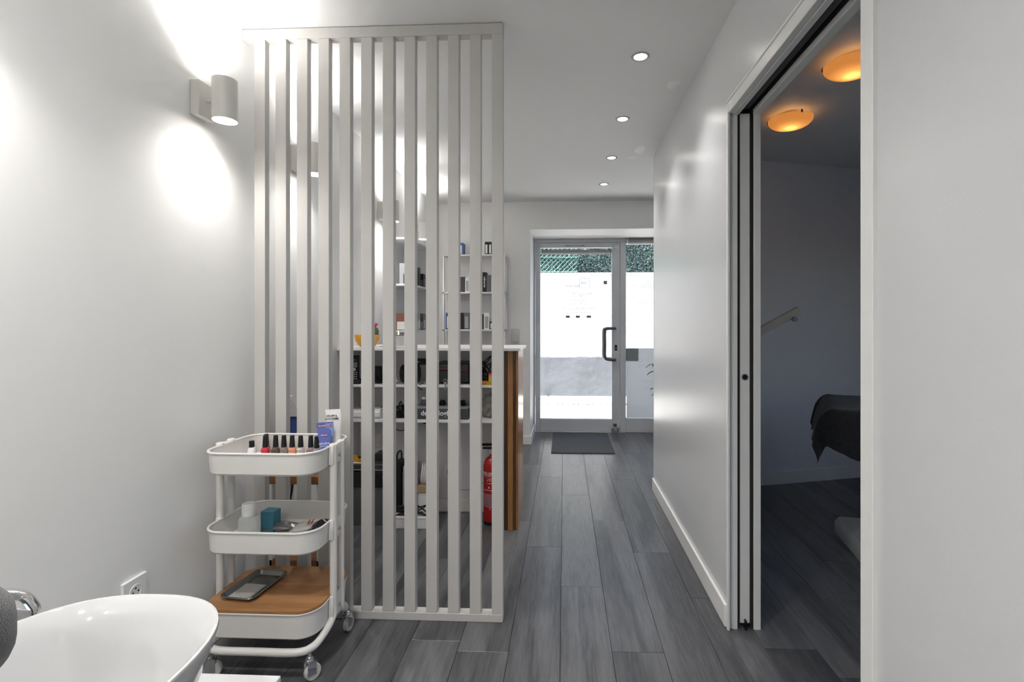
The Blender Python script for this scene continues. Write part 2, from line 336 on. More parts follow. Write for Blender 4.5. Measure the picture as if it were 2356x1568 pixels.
part('floor_bolt', pm('bolt_grey', (.32, .32, .31), .4, .6), d1, .512, .592, 5.41, 5.45, .008, .062, bev=.003)
MB().lathe([(.013, 0), (.013, -.018), (.009, -.019)], (.556, 5.41, .034), 16, 'Y').build('bolt_knob', STEEL, d1)
part('bolt_keeper', pm('bolt_dark', (.10, .095, .09), .5, .6), d1, .532, .568, 5.44, 5.4505, .066, .096, bev=.001)
VINYL = frosted('grey_vinyl', (.40, .40, .41), .5, .42)
OUT = (R(90), 0, R(180)); yt = 5.4795
for s_, z, sz in (('Monday - Friday', 1.507, .044), ('10.00 - 18.00', 1.473, .038), ('Saturday', 1.434, .042), ('10.00 - 14.00', 1.397, .038), ('info@emskincare.fr', 1.346, .044), ('+339 83 99 02 46', 1.300, .040)):
    text('door_lettering', s_, sz, VINYL, d1, (.154, yt, z), OUT)
text('door_lettering', 'skincare', .046, VINYL, d1, (.096, yt, 1.593), OUT)
text('door_lettering', 'em', .05, VINYL, d1, (.212, yt, 1.625), OUT)
MB().box(.168, .278, yt, yt + .0006, 1.568, 1.571).box(.168, .278, yt, yt + .0006, 1.676, 1.679).box(.168, .171, yt, yt + .0006, 1.568, 1.679).box(.275, .278, yt, yt + .0006, 1.568, 1.679).build('logo_square', VINYL, d1)
MB().tube(bez([(.178, yt, 1.590), (.195, yt, 1.60), (.19, yt, 1.63), (.21, yt, 1.66), (.235, yt, 1.668), (.25, yt, 1.65), (.272, yt, 1.64)], 6), .0012, 5).build('logo_line', VINYL, d1)
STK = pm('grey_sticker', (.10, .10, .115), .6)
for x0_, x1_ in ((.017, .061), (.128, .172), (.245, .293)): part('sticker', STK, d1, x0_, x1_, yt, yt + .0006, 1.243, 1.268)
part('sticker', pm('mauve_sticker', (.20, .17, .20), .6), d1, .431, .467, yt, yt + .0006, 1.610, 1.646)

w1 = thing('window_1', 'fixed shop window with frosted lower film beside the glass door', None, (0, 0, 0), kind='structure')
part('frame_bottom', ALU, w1, .668, 2.2, 5.452, 5.51, 0, .154, bev=.003)
part('frame_top', ALU, w1, .668, 2.2, 5.452, 5.51, 2.045, 2.0995, bev=.003)
part('frame_side', ALU, w1, 2.14, 2.1995, 5.452, 5.51, .154, 2.045, bev=.003)
part('window_pane', GLASS, w1, .668, 2.14, 5.474, 5.478, .154, 2.046)
part('frosted_film', FILM, w1, .678, 2.138, 5.4785, 5.4795, .158, .912)
part('film_square', FILM2, w1, .672, .808, 5.480, 5.4808, .771, .908)
rg = random.Random(3)
LST = frosted('pale_vinyl_lettering', (.55, .55, .56), .5, .72)
for i in range(26):
    z = 1.640 - i * .0222
    if i in (5, 9, 13, 17, 18, 21): continue
    ln = rg.uniform(.12, .22); mbx = MB()
    x = 1.02
    while x > 1.02 - ln:
        wl = rg.uniform(.014, .035); mbx.box(x - wl, x, yt, yt + .0005, z - .0035, z + .0035); x -= wl + .007
    mbx.build('price_list_line', LST, w1)
    if i % 2 == 0: part('price_list_figure', LST, w1, .745, .772, yt, yt + .0005, z - .0035, z + .0035)
BLIND = pm('blind_fabric', (.33, .325, .32), .7, var=.05)
def blind(x0, x1, y, z, label):
    b_ = thing('roller_blind', label, 'blind', ((x0 + x1) / 2, y, z)); hw = (x1 - x0) / 2
    MB().lathe([(.019, -hw + .012), (.019, hw - .012)], (0, 0, 0), 18, 'X').build('rolled_fabric', BLIND, b_)
    part('bottom_bar', pm('blind_bar', (.62, .62, .62), .4), b_, -hw + .014, hw - .03, -.024, -.012, -.034, -.019, bev=.002)
    for sx in (-1, 1): part('bracket', ALUD if sx > 0 else WPLAST, b_, sx * (hw - .006) - .005, sx * (hw - .006) + .005, -.021, .021, -.022, .024, bev=.002)
    MB().tube([(hw - .008, -.022, -.01), (hw - .008, -.022, -.3)], .0015, 5).build('bead_chain', WPLAST, b_)
blind(-.255, .512, 5.428, 1.962, 'narrow rolled grey blind mounted on the glass entrance door')
blind(.676, 2.1, 5.424, 2.068, 'rolled grey blind above the fixed shop window')

# ================================================================ OUTSIDE
PAVE = pm('pavement', (.76, .74, .71), .8, var=.08, scale=6, bump=.3, bscale=40)
st = struct('ground_street', MB().box(-8, 10, 5.62, 7.40, -.10, -.02), PAVE, 'sunlit pale street outside')
kb = struct('ground_kerb', MB().box(-8, 10, 7.42, 8.2, -.10, .012), pm('kerb_stone', (.74, .73, .70), .8, var=.1, scale=5, bump=.3, bscale=30), 'pale raised kerb strip at the foot of the garden wall')
rg = random.Random(5)
for i in range(24):
    x = -.9 + i * .11 + rg.uniform(-.03, .03); s_ = rg.uniform(.014, .034)
    mb = MB(); bmesh.ops.create_icosphere(mb.bm, subdivisions=1, radius=s_)
    for v in mb.bm.verts: v.co *= rg.uniform(.7, 1.2); v.co.z *= .7
    p_ = mb.build('stone', pm('gutter_stone', (.33, .31, .29), .9, var=.3, scale=30), kb, loc=(x, 7.425 - rg.uniform(0, .05), -.01))
struct('ground_yard', MB().box(3.3, 10, -3, 5.62, -.10, -.02), pm('yard_dark_ground', (.16, .16, .165), .9, var=.15, bump=.3), 'unseen dark ground added outside the treatment room window to limit bounced light')  # unseen ground added for the window light, dark to keep the ceiling dim
STUCCO = pm('white_stucco', (.60, .595, .58), .9, var=.07, scale=5, bump=1.0, bscale=22)
STUCCO2 = pm('grey_stucco', (.155, .165, .182), .9, var=.08, scale=4, bump=.6, bscale=22)
def bumpy_wall(x0, x1, z0, z1, y, th, nx, nz, amp, seed):
    from mathutils import noise
    mb = MB(); g = [[None] * (nz + 1) for _ in range(nx + 1)]
    for i in range(nx + 1):
        for k in range(nz + 1):
            x = x0 + (x1 - x0) * i / nx; z = z0 + (z1 - z0) * k / nz
            dy = noise.noise((x * 3, z * 3, seed)) * amp + noise.noise((x * 11, z * 11, seed + 4)) * amp * .45
            g[i][k] = mb.bm.verts.new((x, y + dy, z))
    for i in range(nx):
        for k in range(nz): mb.bm.faces.new((g[i][k], g[i + 1][k], g[i + 1][k + 1], g[i][k + 1]))
    mb.box(x0, x1, y + amp * 1.5 + .005, y + th, z0, z1)
    return mb
gw = thing('garden_wall', 'rough sunlit white rendered wall across the street', 'wall', (0, 8.1, 0))
bumpy_wall(-3, 5, .62, 1.985, 0, .25, 220, 40, .012, 1).build('upper_render', STUCCO, gw)
bumpy_wall(-3, 5, .005, .632, -.02, .27, 220, 20, .014, 9).build('grey_base_band', STUCCO2, gw)
part('coping', pm('coping_white', (.8, .79, .77), .8, var=.04), gw, -3, 5, -.03, .27, 1.975, 2.0, bev=.004)
# hedge of leaves
mb_v, mb_f = [], []
rg = random.Random(11)
for i in range(34000):
    x = rg.uniform(-2.2, 3.4); z = rg.uniform(2.0, 3.1); y = 8.53 + rg.gauss(0, .035) - .06 * math.sin(x * 5) * math.sin(z * 6)
    s_ = rg.uniform(.009, .021); n_ = Vector((rg.gauss(0, .7), -1 + rg.gauss(0, .5), rg.gauss(.3, .7))).normalized(); u_ = n_.orthogonal().normalized(); u_ = Matrix.Rotation(rg.uniform(0, 6.28), 3, n_) @ u_; v_ = n_.cross(u_)
    b_ = len(mb_v); c_ = Vector((x, y, z))
    mb_v += [c_ - u_ * s_, c_ - v_ * s_ * .55 + n_ * s_ * .15, c_ + u_ * s_, c_ + v_ * s_ * .55 + n_ * s_ * .15]; mb_f.append((b_, b_ + 1, b_ + 2, b_ + 3))
me = bpy.data.meshes.new('hedge'); me.from_pydata(mb_v, [], mb_f); me.materials.append(pm('hedge_leaf', (.10, .165, .15), .25, var=.7, scale=14))
hb = thing('hedge', 'dense green hedge above the white garden wall', 'hedge', (0, 8.62, 0))
hd = link('leaf_mass', me, hb, (0, -8.62, 0)); hd['kind'] = 'stuff'
bumpy_wall(-2.3, 3.5, 2.0, 3.15, 0, .2, 60, 12, .05, 3).build('twig_mass', pm('hedge_dark', (.012, .03, .022), .9, var=.6, scale=25, bump=.8, bscale=40), hb)
part('trunk_base', pm('hedge_dark'  , (.012, .03, .022)), hb, -2.3, 3.5, .09, .19, 0, 2.0)
fe = thing('wire_fence', 'green chain-link fence panel in front of the hedge', 'fence', (0, 8.33, 2.0))
FG = pm('fence_green', (.22, .55, .43), .4, var=.1)
mb = MB(); x = -2.4
while x < .2:
    for d in (1, -1):
        xa, xb = (x, x + .7) if d > 0 else (x + .7, x); za, zb = 0.0, .7
        pts = []
        for k in range(2):
            pts.append((xa + (xb - xa) * k, -.004 * d, za + (zb - za) * k))
        if max(xa, xb) > .22:
            t = (.22 - xa) / (xb - xa)
            if d > 0: pts[1] = (.22, -.004, .7 * t)
            else: pts[0] = (.22, .004, .7 * t)
        mb.tube(pts, .0026 if d > 0 else .0009, 5)
    x += .075
mb.build('wire_mesh', FG, fe)
for z in (.045, .285, .6): MB().tube([(-2.4, -.01, z), (.22, -.01, z)], .0035, 6).build('line_wire', FG, fe)
for x in (-2.4, -.95): MB().lathe([(.02, -.0), (.02, .75)], (x, .02, 0), 10).build('post', FG, fe)
we = thing('street_weed', 'small green weed growing at the foot of the garden wall', 'plant', (-.25, 8.0, .012))
for i in range(9):
    a = i * .7; MB().tube(bez([(0, 0, 0), (math.cos(a) * .02, -.012, .03), (math.cos(a) * .05, -.03 + .01 * math.sin(a), .05 + .01 * (i % 3))], 4), .006, 5, r_end=.001).build('blade', pm('weed_green', (.05, .13, .04), .5, var=.2), we)

# ================================================================ LIGHT FITTINGS
def downlight(x, y, label, w, ang=108):
    t = thing('recessed_downlight', label, 'downlight', (x, y, CZ), group='recessed ceiling downlights')
    MB().lathe([(.027, .0), (.030, -.0035), (.040, -.003), (.041, 0)], (0, 0, 0), 28, cap0=False, cap1=False).build('trim_ring', pm('downlight_trim', (.30, .30, .31), .4, .3), t)
    MB().lathe([(.028, -.0008), (.028, -.0018)], (0, 0, 0), 24).build('lens', LIGHTW, t)
    light('SPOT', 'beam', w, (0, 0, -.006), t, spot_size=R(ang), spot_blend=1.0, shadow_soft_size=.028, color=(1, .98, .955))
names = ['nearest in view, above the doorway', 'second in the row from the camera', 'third in the row from the camera', 'farthest in the row, nearest the glass door']
for i in range(4): downlight(.34, 2.245 + .68 * i, 'round recessed ceiling downlight, ' + names[i], DOWN_W)
for i, (x, y) in enumerate(((-.62, .62), (-.62, -.25), (-.62, -1.05), (.1, -1.7))):  # extra downlights out of view, added to fill the near room with light
    downlight(x, y, 'unseen ceiling downlight added for fill light, number %s from the front' % ('one two three four'.split()[i]), DOWN_W * 1.95, 160)
LAMPM = pm('sconce_paint', (.66, .645, .61), .4, var=.02)
def sconce(y, label):
    t = thing('wall_light', label, 'wall light', (XL, y, 1.97), group='white cylinder up and down lights on the left wall')
    part('back_plate', LAMPM, t, 0, .032, -.04, .04, -.062, .062, bev=.003)
    MB().lathe([(.007, .03), (.007, .06)], (0, 0, 0), 10, 'X').build('stem', LAMPM, t)
    MB().lathe([(.036, .058), (.039, .060), (.039, .072), (.0405, .0725), (.0405, -.0725), (.039, -.072), (.039, -.060), (.036, -.058)], (.098, 0, 0), 32, cap0=False, cap1=False).build('cylinder_body', LAMPM, t)
    for sg in (1, -1):
        MB().lathe([(.0365, sg * .0655), (.0365, sg * .0660)], (.098, 0, 0), 24).build('lens', LIGHTW, t)
        l = light('SPOT', 'beam', SCONCE_W, (.098, 0, sg * .0695), t, spot_size=R(138), spot_blend=1.0, shadow_soft_size=.012, color=(1, .975, .94))
        if sg > 0: l.rotation_euler = (R(180), 0, 0)
sconce(1.722, 'white cylinder wall light left of the slatted screen')
sconce(2.36, 'white cylinder wall light seen through the left gaps of the screen')
sconce(3.47, 'white cylinder wall light before the left wall shelf, third along')
sconce(4.22, 'white cylinder wall light farthest along the left wall, above the wall shelf')
sconce(.92, 'white cylinder wall light beside the basin, just out of the picture')
sconce(-.45, 'unseen white cylinder wall light added on the left wall behind the camera')  # this and the next wall light are added to brighten the left wall
sconce(-1.7, 'unseen white cylinder wall light added at the rear end of the left wall')
AMBER = frosted('amber_glass', (.90, .62, .30), .62, .0)
def dome(x, y, label):
    t = thing('ceiling_lamp', label, 'ceiling lamp', (x, y, CZ), group='amber glass ceiling lamps')
    MB().lathe([(.035, 0), (.035, -.026)], (0, 0, 0), 20).build('mount', WPLAST, t)
    pr_ = [(.118 * math.sin(R(90) * (1 - i / 9)), -.030 - .052 * (1 - (1 - i / 9) ** 2) ** 1.0) for i in range(10)]
    MB().lathe([(.114, -.029)] + pr_, (0, 0, 0), 36, cap0=False).build('glass_dish', AMBER, t)
    for a in (0.6, 2.7, 4.8): MB().lathe([(.005, -.030), (.005, -.046)], (.117 * math.cos(a), .117 * math.sin(a), .008), 8).build('clip', ALUD, t)
    light('POINT', 'bulb', LAMP_W, (0, 0, -.046), t, shadow_soft_size=.015, color=(1, .58, .27))
dome(1.285, 2.90, 'amber glass dish ceiling lamp farther inside the treatment room')
dome(1.290, 2.295, 'amber glass dish ceiling lamp cut off by the door casing')

# ================================================================ SLATTED SCREEN
sc_ = thing('slatted_screen', 'tall white painted slatted screen from floor to ceiling', 'screen', (-.771, 1.985, 0))
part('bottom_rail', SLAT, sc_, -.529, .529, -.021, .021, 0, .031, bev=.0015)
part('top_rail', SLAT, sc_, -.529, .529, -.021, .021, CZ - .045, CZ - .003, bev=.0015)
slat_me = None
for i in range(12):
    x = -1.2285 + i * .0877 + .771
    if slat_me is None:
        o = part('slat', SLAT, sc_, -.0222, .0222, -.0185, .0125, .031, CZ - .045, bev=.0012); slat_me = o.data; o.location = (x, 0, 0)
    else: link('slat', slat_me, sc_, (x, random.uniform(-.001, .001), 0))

# ================================================================ UTILITY CART
ct = thing('utility_cart', 'three-tier cream metal trolley with wooden lid in front of the screen', 'trolley', (-1.015, 1.752, 0))
HX, HY, CR = .196, .149, .070
def basket(z0, z1, name):
    rings = [rrect(HX - .014, HY - .014, CR - .014, z=z0), rrect(HX - .005, HY - .005, CR - .005, z=z0 + .008), rrect(HX, HY, CR, z=z1), rrect(HX - .002, HY - .002, CR - .002, z=z1), rrect(HX - .007, HY - .007, CR - .007, z=z0 + .010), rrect(HX - .016, HY - .016, CR - .016, z=z0 + .003)]
    b_ = MB().loft(rings).build(name, STEELW, ct)
    MB().tube(rrect(HX, HY, CR, z=z1), .0042, 8, closed=True).build('rolled_rim', STEELW, b_)
    for sx in (-1, 1):
        part('bracket', STEELW, b_, sx * HX + (-.002 if sx > 0 else -.016), sx * HX + (.016 if sx > 0 else .002), -.046, .046, z0 + .012, z1 + .006, bev=.004, seg=2)
        MB().lathe([(.006, 0), (.006, sx * .003)], (sx * (HX + .016), 0, (z0 + z1) / 2), 10, 'X').build('screw', STEEL, b_)
basket(.674, .750, 'top_basket'); basket(.412, .490, 'middle_basket'); basket(.134, .2235, 'bottom_basket')
pts = rrect(HX + .002, HY + .003, CR)
lid = MB(); lp = []
for p in pts:
    lp.append(p)
lid.loft([[(p[0], p[1], .2268) for p in lp], [(p[0], p[1], .236) for p in lp]]).build('wooden_lid', BAMBOO, ct)
part('lid_notch', BLACK, ct, HX - .012, HX + .0025, -.018, .018, .229, .2366, bev=.003)
for sx in (-1, 1):
    for sy in (-1, 1):
        X = sx * (HX + .009); Yp = sy * .029
        pth = bez([(X, Yp, .748), (X, Yp, .5), (X, Yp, .22), (X, sy * .034, .155), (sx * (HX - .004), sy * (HY - .062), .117), (sx * (HX - .022), sy * (HY - .024), .103), (sx * (HX - .065), sy * (HY - .002), .100), (0, sy * (HY), .100)], 6)
        pst = MB().tube(pth, .0125, 12).build('frame_tube', STEELW, ct)
        MB().lathe([(.0135, .748), (.0135, .757), (.010, .759)], (X, Yp, 0), 14).build('end_cap', STEELW, pst)
WHEEL = pm('caster_wheel', (.60, .58, .54), .4, var=.05)
for i, (x, y, a) in enumerate(((HX - .022, -HY + .014, 55), (-HX + .030, -HY + .014, 20), (HX - .012, HY - .020, 85), (-HX + .030, HY - .02, 120))):
    cs = bpy.data.objects.new('caster', None); C.objects.link(cs); cs.parent = ct; cs.location = (x, y, 0); cs.rotation_euler = (0, 0, R(a)); cs.empty_display_size = .02
    MB().lathe([(.006, .098), (.006, .082), (.012, .080), (.012, .074), (.016, .073), (.016, .066), (.013, .064)], (0, 0, 0), 16).build('swivel', CHROME, cs)
    MB().box(-.012, .018, -.0135, -.0115, .022, .066, bev=.0008).box(-.012, .018, .0115, .0135, .022, .066, bev=.0008).box(-.012, .018, -.0135, .0135, .063, .066).build('fork', CHROME, cs)
    MB().lathe([(.008, -.0095), (.024, -.0100), (.0265, -.007), (.0265, .007), (.024, .0100), (.008, .0095)], (.010, 0, .0268), 24, 'Y').build('wheel', WHEEL, cs)

# bottles of nail polish along the far side of the top basket
def polish(x, y, col, label, capmat=None, short=False, word=True, rough=.12):
    t = thing('nail_polish_bottle', label, 'nail polish', (x, y, .6775), group='nail polish bottles in the top basket')
    gm = pm('polish_' + '_'.join('%02d' % int(c * 99) for c in col), col, rough, var=.04, coat=.8)
    k = .92 if short else 1.0
    MB().lathe([(.0125, 0), (.0148, .003), (.0155, .012), (.0142, .027), (.0120, .0335), (.0070, .0365), (.0070, .040)], (0, 0, 0), 20).build('glass_body', gm, t)
    if short: MB().lathe([(.0092, .0365), (.0092, .0585), (.0086, .060)], (0, 0, 0), 18).build('cap', BLACK, t)
    else: MB().lathe([(.0098, .0365), (.0100, .040), (.0078, .0775), (.0070, .0790)], (0, 0, 0), 18).build('cap', BLACK, t)
    if word: text('brand_print', 'O P I', .0095, TXT_DARK, t, (0, -.0158, .0235), FACE_CAM, ext=.0002)
polish(-1.180, 1.840, (.80, .80, .82), 'clear white nail polish bottle with a short black cap, leftmost in the top basket', short=True, word=False)
polish(-1.142, 1.870, (.32, .07, .02), 'nail polish bottle half hidden behind the short-capped white one', word=False)
cols = [(-1.131, 1.846, (.62, .03, .06), 'bright red nail polish bottle with tall black cap'), (-1.093, 1.850, (.10, .075, .06), 'dark brown nail polish bottle beside the red one'),
        (-1.061, 1.850, (.24, .195, .18), 'taupe nail polish bottle between the dark brown and the peach one'), (-1.029, 1.850, (.72, .30, .18), 'peach orange nail polish bottle in the middle of the row'),
        (-.996, 1.850, (.56, .53, .48), 'pale cream nail polish bottle right of the peach one'), (-.958, 1.852, (.32, .22, .23), 'mauve nail polish bottle second from the right end'), (-.930, 1.842, (.28, .26, .30), 'grey lilac nail polish bottle at the right end of the row')]
for x, y, c, l in cols: polish(x, y, c, l)
# tubes of cream
def tube_pack(name, label, loc, w_, h_, bodym, capm, tilt):
    t = thing(name, label, 'cream tube', loc); t.rotation_euler = tilt
    MB().lathe([(.017, 0), (.018, .002), (.018, .020), (.016, .022)], (0, 0, 0), 20).build('cap', capm, t)
    rings = []; n = 20
    for i in range(9):
        u = i / 8; rx = .017 + (w_ / 2 - .017) * min(1, u * 1.25); ry = .017 * (1 - u) ** .75 + .0012
        rings.append([(rx * math.cos(2 * math.pi * k / n), ry * math.sin(2 * math.pi * k / n), .022 + (h_ - .03) * u) for k in range(n)])
    b_ = MB().loft(rings).build('body', bodym, t)
    part('crimp', bodym, t, -w_ / 2, w_ / 2, -.0012, .0012, h_ - .009, h_, bev=.0004)
    return t
BLUE = pm('tube_blue', (.10, .14, .42), .35, var=.08); BLUE2 = pm('tube_light_blue', (.22, .32, .58), .35, var=.05)
t = tube_pack('cream_tube', 'blue and light blue cream tube standing at the right of the top basket', (-.868, 1.795, .6775), .058, .142, BLUE, WPLAST, (0, R(-3), R(8)))
part('label_half', BLUE2, t, .001, .028, -.0042, -.0032, .092, .138)
RT = pm('red_strip', (.55, .02, .03), .5)
part('red_strip', RT, t, -.027, .024, -.0068, -.0056, .127, .132); part('red_strip', RT, t, -.014, .012, -.0118, -.0108, .094, .099)
for s_, z, y, sz, m_ in (('PROFESSIONAL', .1295, -.0072, .0062, TXT_WHITE), ('PEELING', .0965, -.0122, .0062, TXT_WHITE), ('Y', .112, -.010, .012, BLUE), ('AKILEINE', .067, -.0145, .0095, TXT_WHITE), ('foot scrub', .0585, -.0155, .006, TXT_WHITE), ('75 ml', .045, -.0175, .006, TXT_WHITE)):
    text('tube_print', s_, sz, m_, t, (-.001, y, z), FACE_CAM, ext=.0002)
t = tube_pack('cream_tube', 'white foot cream tube leaning behind the blue tube', (-.852, 1.835, .6775), .061, .182, pm('tube_white', (.80, .79, .77), .3, var=.02), WPLAST, (0, R(-4), R(-4)))
for s_, z, sz in (('KROPP &', .159, .0105), ('FOTCREME', .148, .0105)): text('tube_print', s_, sz, TXT_DARK, t, (-.002, -.0085, z), FACE_CAM, ext=.0002, bold=.0002)
# middle basket
t = thing('plastic_jar', 'cloudy plastic bottle with a white cap in the middle basket', 'bottle', (-1.117, 1.725, .4155))
MB().lathe([(.030, 0), (.033, .003), (.033, .070), (.028, .082), (.016, .086), (.016, .094)], (0, 0, 0), 24).build('body', frosted('cloudy_plastic', (.72, .74, .74), .5, .45), t)
MB().lathe([(.0215, .086), (.0225, .088), (.0215, .126), (.0195, .129)], (0, 0, 0), 22).build('cap', WPLAST, t)
t = thing('small_carton', 'small teal blue box in the middle basket beside the capped bottle', 'box', (-1.085, 1.805, .4155), R(-6))
part('carton', pm('teal_card', (.035, .16, .23), .5, var=.06), t, -.025, .025, -.022, .022, 0, .075, bev=.001)
part('flap', pm('teal_card_light', (.06, .22, .30), .5), t, -.0245, .0245, -.0215, .0215, .0752, .0762)
def pouch(name, label, loc, rz, lx, ly, h, mat, seam=None, tilt=0):
    t = thing(name, label, 'packet', loc, rz); t.rotation_euler = (0, tilt, rz)
    rings = []
    for i in range(9):
        u = -1 + i / 4; e = max(.03, (1 - abs(u) ** 2.2)); rings.append([(u * lx, ly * math.cos(2 * math.pi * k / 16) * (.9 + .1 * e), h / 2 + h / 2 * e * math.sin(2 * math.pi * k / 16) * (1 + .15 * math.sin(k * 2.3 + i))) for k in range(16)])
    MB().loft(rings).build('pouch', mat, t)
    for sx in (-1, 1): part('seal', mat, t, sx * lx - .006, sx * lx + .006, -ly * .95, ly * .95, h / 2 - .0006, h / 2 + .0006)
    if seam:
        for k in range(2): part('printed_stripe', seam, t, lx * .45 + k * .012, lx * .45 + .004 + k * .012, -ly * .7, ly * .7, h * .93, h * .985)
    return t
pouch('foil_pouch', 'grey foil packet lying in the middle basket', (-1.045, 1.81, .4155), R(4), .055, .028, .030, pm('grey_foil', (.22, .22, .22), .2, .4, var=.1))
pouch('zip_bag', 'clear zip bag with red stripes in the middle basket', (-.955, 1.80, .4155), R(14), .042, .030, .034, pm('zip_bag_plastic', (.62, .6, .58), .25, var=.08), pm('red_stripe', (.5, .04, .04), .5), tilt=R(-8))
pouch('black_pouch', 'shiny black packet at the right end of the middle basket', (-.878, 1.79, .4155), R(40), .040, .028, .050, pm('black_foil', (.03, .03, .032), .15, var=.2), tilt=R(-20))
t = thing('bead_chain', 'gold beaded trinket chain on the middle basket floor', 'chain', (-1.03, 1.70, .4155))
for i in range(16):
    MB().lathe([(.001, -.0035), (.0034, -.001), (.0034, .001), (.001, .0035)], (-.045 + i * .006, .006 * math.sin(i * 1.3), .0035), 8).build('bead', pm('gold_bead', (.5, .38, .16), .3, .9, var=.1), t)
# steel tray on the lid
t = thing('steel_tray', 'grey steel instrument tray on the wooden lid', 'tray', (-1.104, 1.742, .2362), R(-6))
hx, hy = .062, .098
MB().loft([rrect(hx - .012, hy - .012, .014, z=0.0005), rrect(hx - .004, hy - .004, .018, z=.014), rrect(hx, hy, .02, z=.015), rrect(hx, hy, .02, z=.0165), rrect(hx - .0055, hy - .0055, .017, z=.0155), rrect(hx - .0135, hy - .0135, .013, z=.0025)]).build('tray_body', pm('tray_steel', (.28, .285, .27), .25, 1.0, var=.08), t)
MB().tube(rrect(hx, hy, .02, z=.0155), .0026, 6, closed=True).build('rolled_edge', pm('tray_steel', (.28, .285, .27)), t)
t = thing('instrument_pouch', 'flat grey paper pouch lying in the steel tray', 'pouch', (-1.112, 1.708, .2392), R(-6))
part('sheet', pm('grey_paper', (.42, .41, .39), .5, var=.05), t, -.040, .040, -.048, .048, 0, .003, bev=.001)
part('seam', pm('grey_paper_dark', (.25, .25, .24), .5), t, .034, .037, -.046, .046, .0028, .0036)

# ================================================================ BASIN CORNER (foreground)
pf = thing('basin_plinth', 'white plinth top under the foreground basin', 'plinth', (-.96, .88, 0))
part('top_board', MEL, pf, -.30, .252, -.39, .342, .272, .300, bev=.002)
part('cabinet', MEL, pf, -.29, .235, -.37, .325, .0, .272, bev=.001)
part('foot_block', WPLAST, pf, -.12, .15, -.20, .22, .300, .336, bev=.018, seg=3)
bs = thing('vessel_basin', 'glossy white oval ceramic basin in the bottom left foreground', 'basin', (-.866, .776, .336))
def egg(rx, ry, z, n=56, ox=0, oy=0):
    o = []
    for i in range(n):
        a = 2 * math.pi * i / n; c, s_ = math.cos(a), math.sin(a); e = .80
        o.append((ox + rx * math.copysign(abs(c) ** e, c), oy + ry * math.copysign(abs(s_) ** e, s_), z))
    return o
RX, RY, RZ = .229, .262, .264
rings = [egg(.11, .14, 0), egg(.125, .155, .004), egg(.160, .195, .07), egg(.192, .230, .15), egg(RX - .008, RY - .008, .225), egg(RX, RY, RZ - .004), egg(RX - .0015, RY - .0015, RZ), egg(RX - .005, RY - .005, RZ + .0008), egg(RX - .009, RY - .009, RZ - .002)]
for f_, z in ((.90, .22), (.80, .15), (.66, .085), (.48, .045), (.28, .028), (.10, .022)): rings.append(egg((RX - .010) * f_, (RY - .010) * f_, z))
MB().loft(rings).build('bowl', CERAM, bs)
MB().lathe([(.020, .0225), (.020, .0265), (.015, .0275)], (0, 0, 0), 18).build('drain', CHROME, bs)
fc = thing('basin_tap', 'curved chrome tap at the edge of the basin by the left wall', 'tap', (-1.172, .928, .310))
MB().lathe([(.034, -.0098), (.034, .012), (.027, .018), (.027, .20)], (0, 0, 0), 24).build('column', CHROME, fc)
MB().tube(bez([(-.012, -.016, .10), (-.012, -.014, .21), (.0, .0, .278), (.024, .026, .304), (.044, .046, .296), (.053, .054, .278), (.055, .056, .268)], 8), .0285, 24).build('spout', CHROME, fc)
MB().lathe([(.021, 0), (.021, -.005), (.015, -.006)], (.055, .056, .268), 18).build('aerator', STEEL, fc)
ar = thing('pedicure_chair', 'dark grey felt armchair arm at the left edge of the picture', 'chair', (-1.0, .66, 0))
part('arm_pad', FELT, ar, -.18, .211, -.34, .060, .666, .812, bev=.058, seg=6)
part('arm_support', FELT, ar, -.15, .12, -.34, -.20, .30, .70, bev=.03, seg=3)
part('seat', FELT, ar, -.20, .2, -.85, -.34, .30, .46, bev=.05, seg=4)
part('chair_base', BLACK, ar, -.15, .15, -.80, -.34, 0, .30, bev=.02)
# wall socket above the basin
def plate(name, label, loc, w_, h_, rot, cat, cells, parentless=True):
    t = thing(name, label, cat, loc); t.rotation_euler = rot
    part('cover_plate', WPLAST, t, -w_ / 2, w_ / 2, -.009, 0, -h_ / 2, h_ / 2, bev=.002)
    return t
t = plate('wall_socket', 'white square wall socket above the basin on the left wall', (XL, 1.452, .372), .085, .085, (0, 0, R(90)), 'socket', 1)
MB().lathe([(.0225, -.009), (.0225, -.0105), (.020, -.0108), (.0195, -.0095)], (0, 0, 0), 28, 'Y').build('socket_ring', WPLAST, t)
for x, z in ((-.0095, 0), (.0095, 0), (0, .011)): MB().lathe([(.0027, -.0096), (.0027, -.0105)], (x, 0, z), 10, 'Y').build('contact_hole', BLACK, t)

# ================================================================ RECEPTION COUNTER behind the screen
cn = thing('reception_counter', 'white topped reception counter with stained wood end behind the screen', 'counter', (0, 0, 0))
part('worktop', MEL, cn, XL + .002, -.246, 2.80, 3.24, 1.0258, 1.042, bev=.0015)
part('front_panel', MEL, cn, XL + .002, -.35, 3.12, 3.16, 0, 1.025)
part('kick_board', TRIM, cn, XL + .002, -.36, 3.106, 3.12, 0, .075, bev=.003)
part('upper_shelf', MEL, cn, XL + .002, -.362, 2.86, 3.12, .811, .825, bev=.001)
part('lower_shelf', MEL, cn, XL + .002, -.362, 2.86, 3.12, .607, .624, bev=.001)
part('end_panel', MEL, cn, -.362, -.344, 2.85, 3.16, 0, 1.025)
part('front_cladding', BROWN, cn, XL + .002, -.28, 3.16, 3.19, 0, 1.025)
part('corner_board', BROWN2, cn, -.344, -.322, 2.846, 3.16, 0, 1.025, bev=.001)
part('corner_board', BROWN, cn, -.322, -.292, 2.838, 3.16, 0, 1.025, bev=.002)
part('corner_board', BROWN2, cn, -.292, -.278, 2.846, 3.19, 0, 1.025, bev=.001)
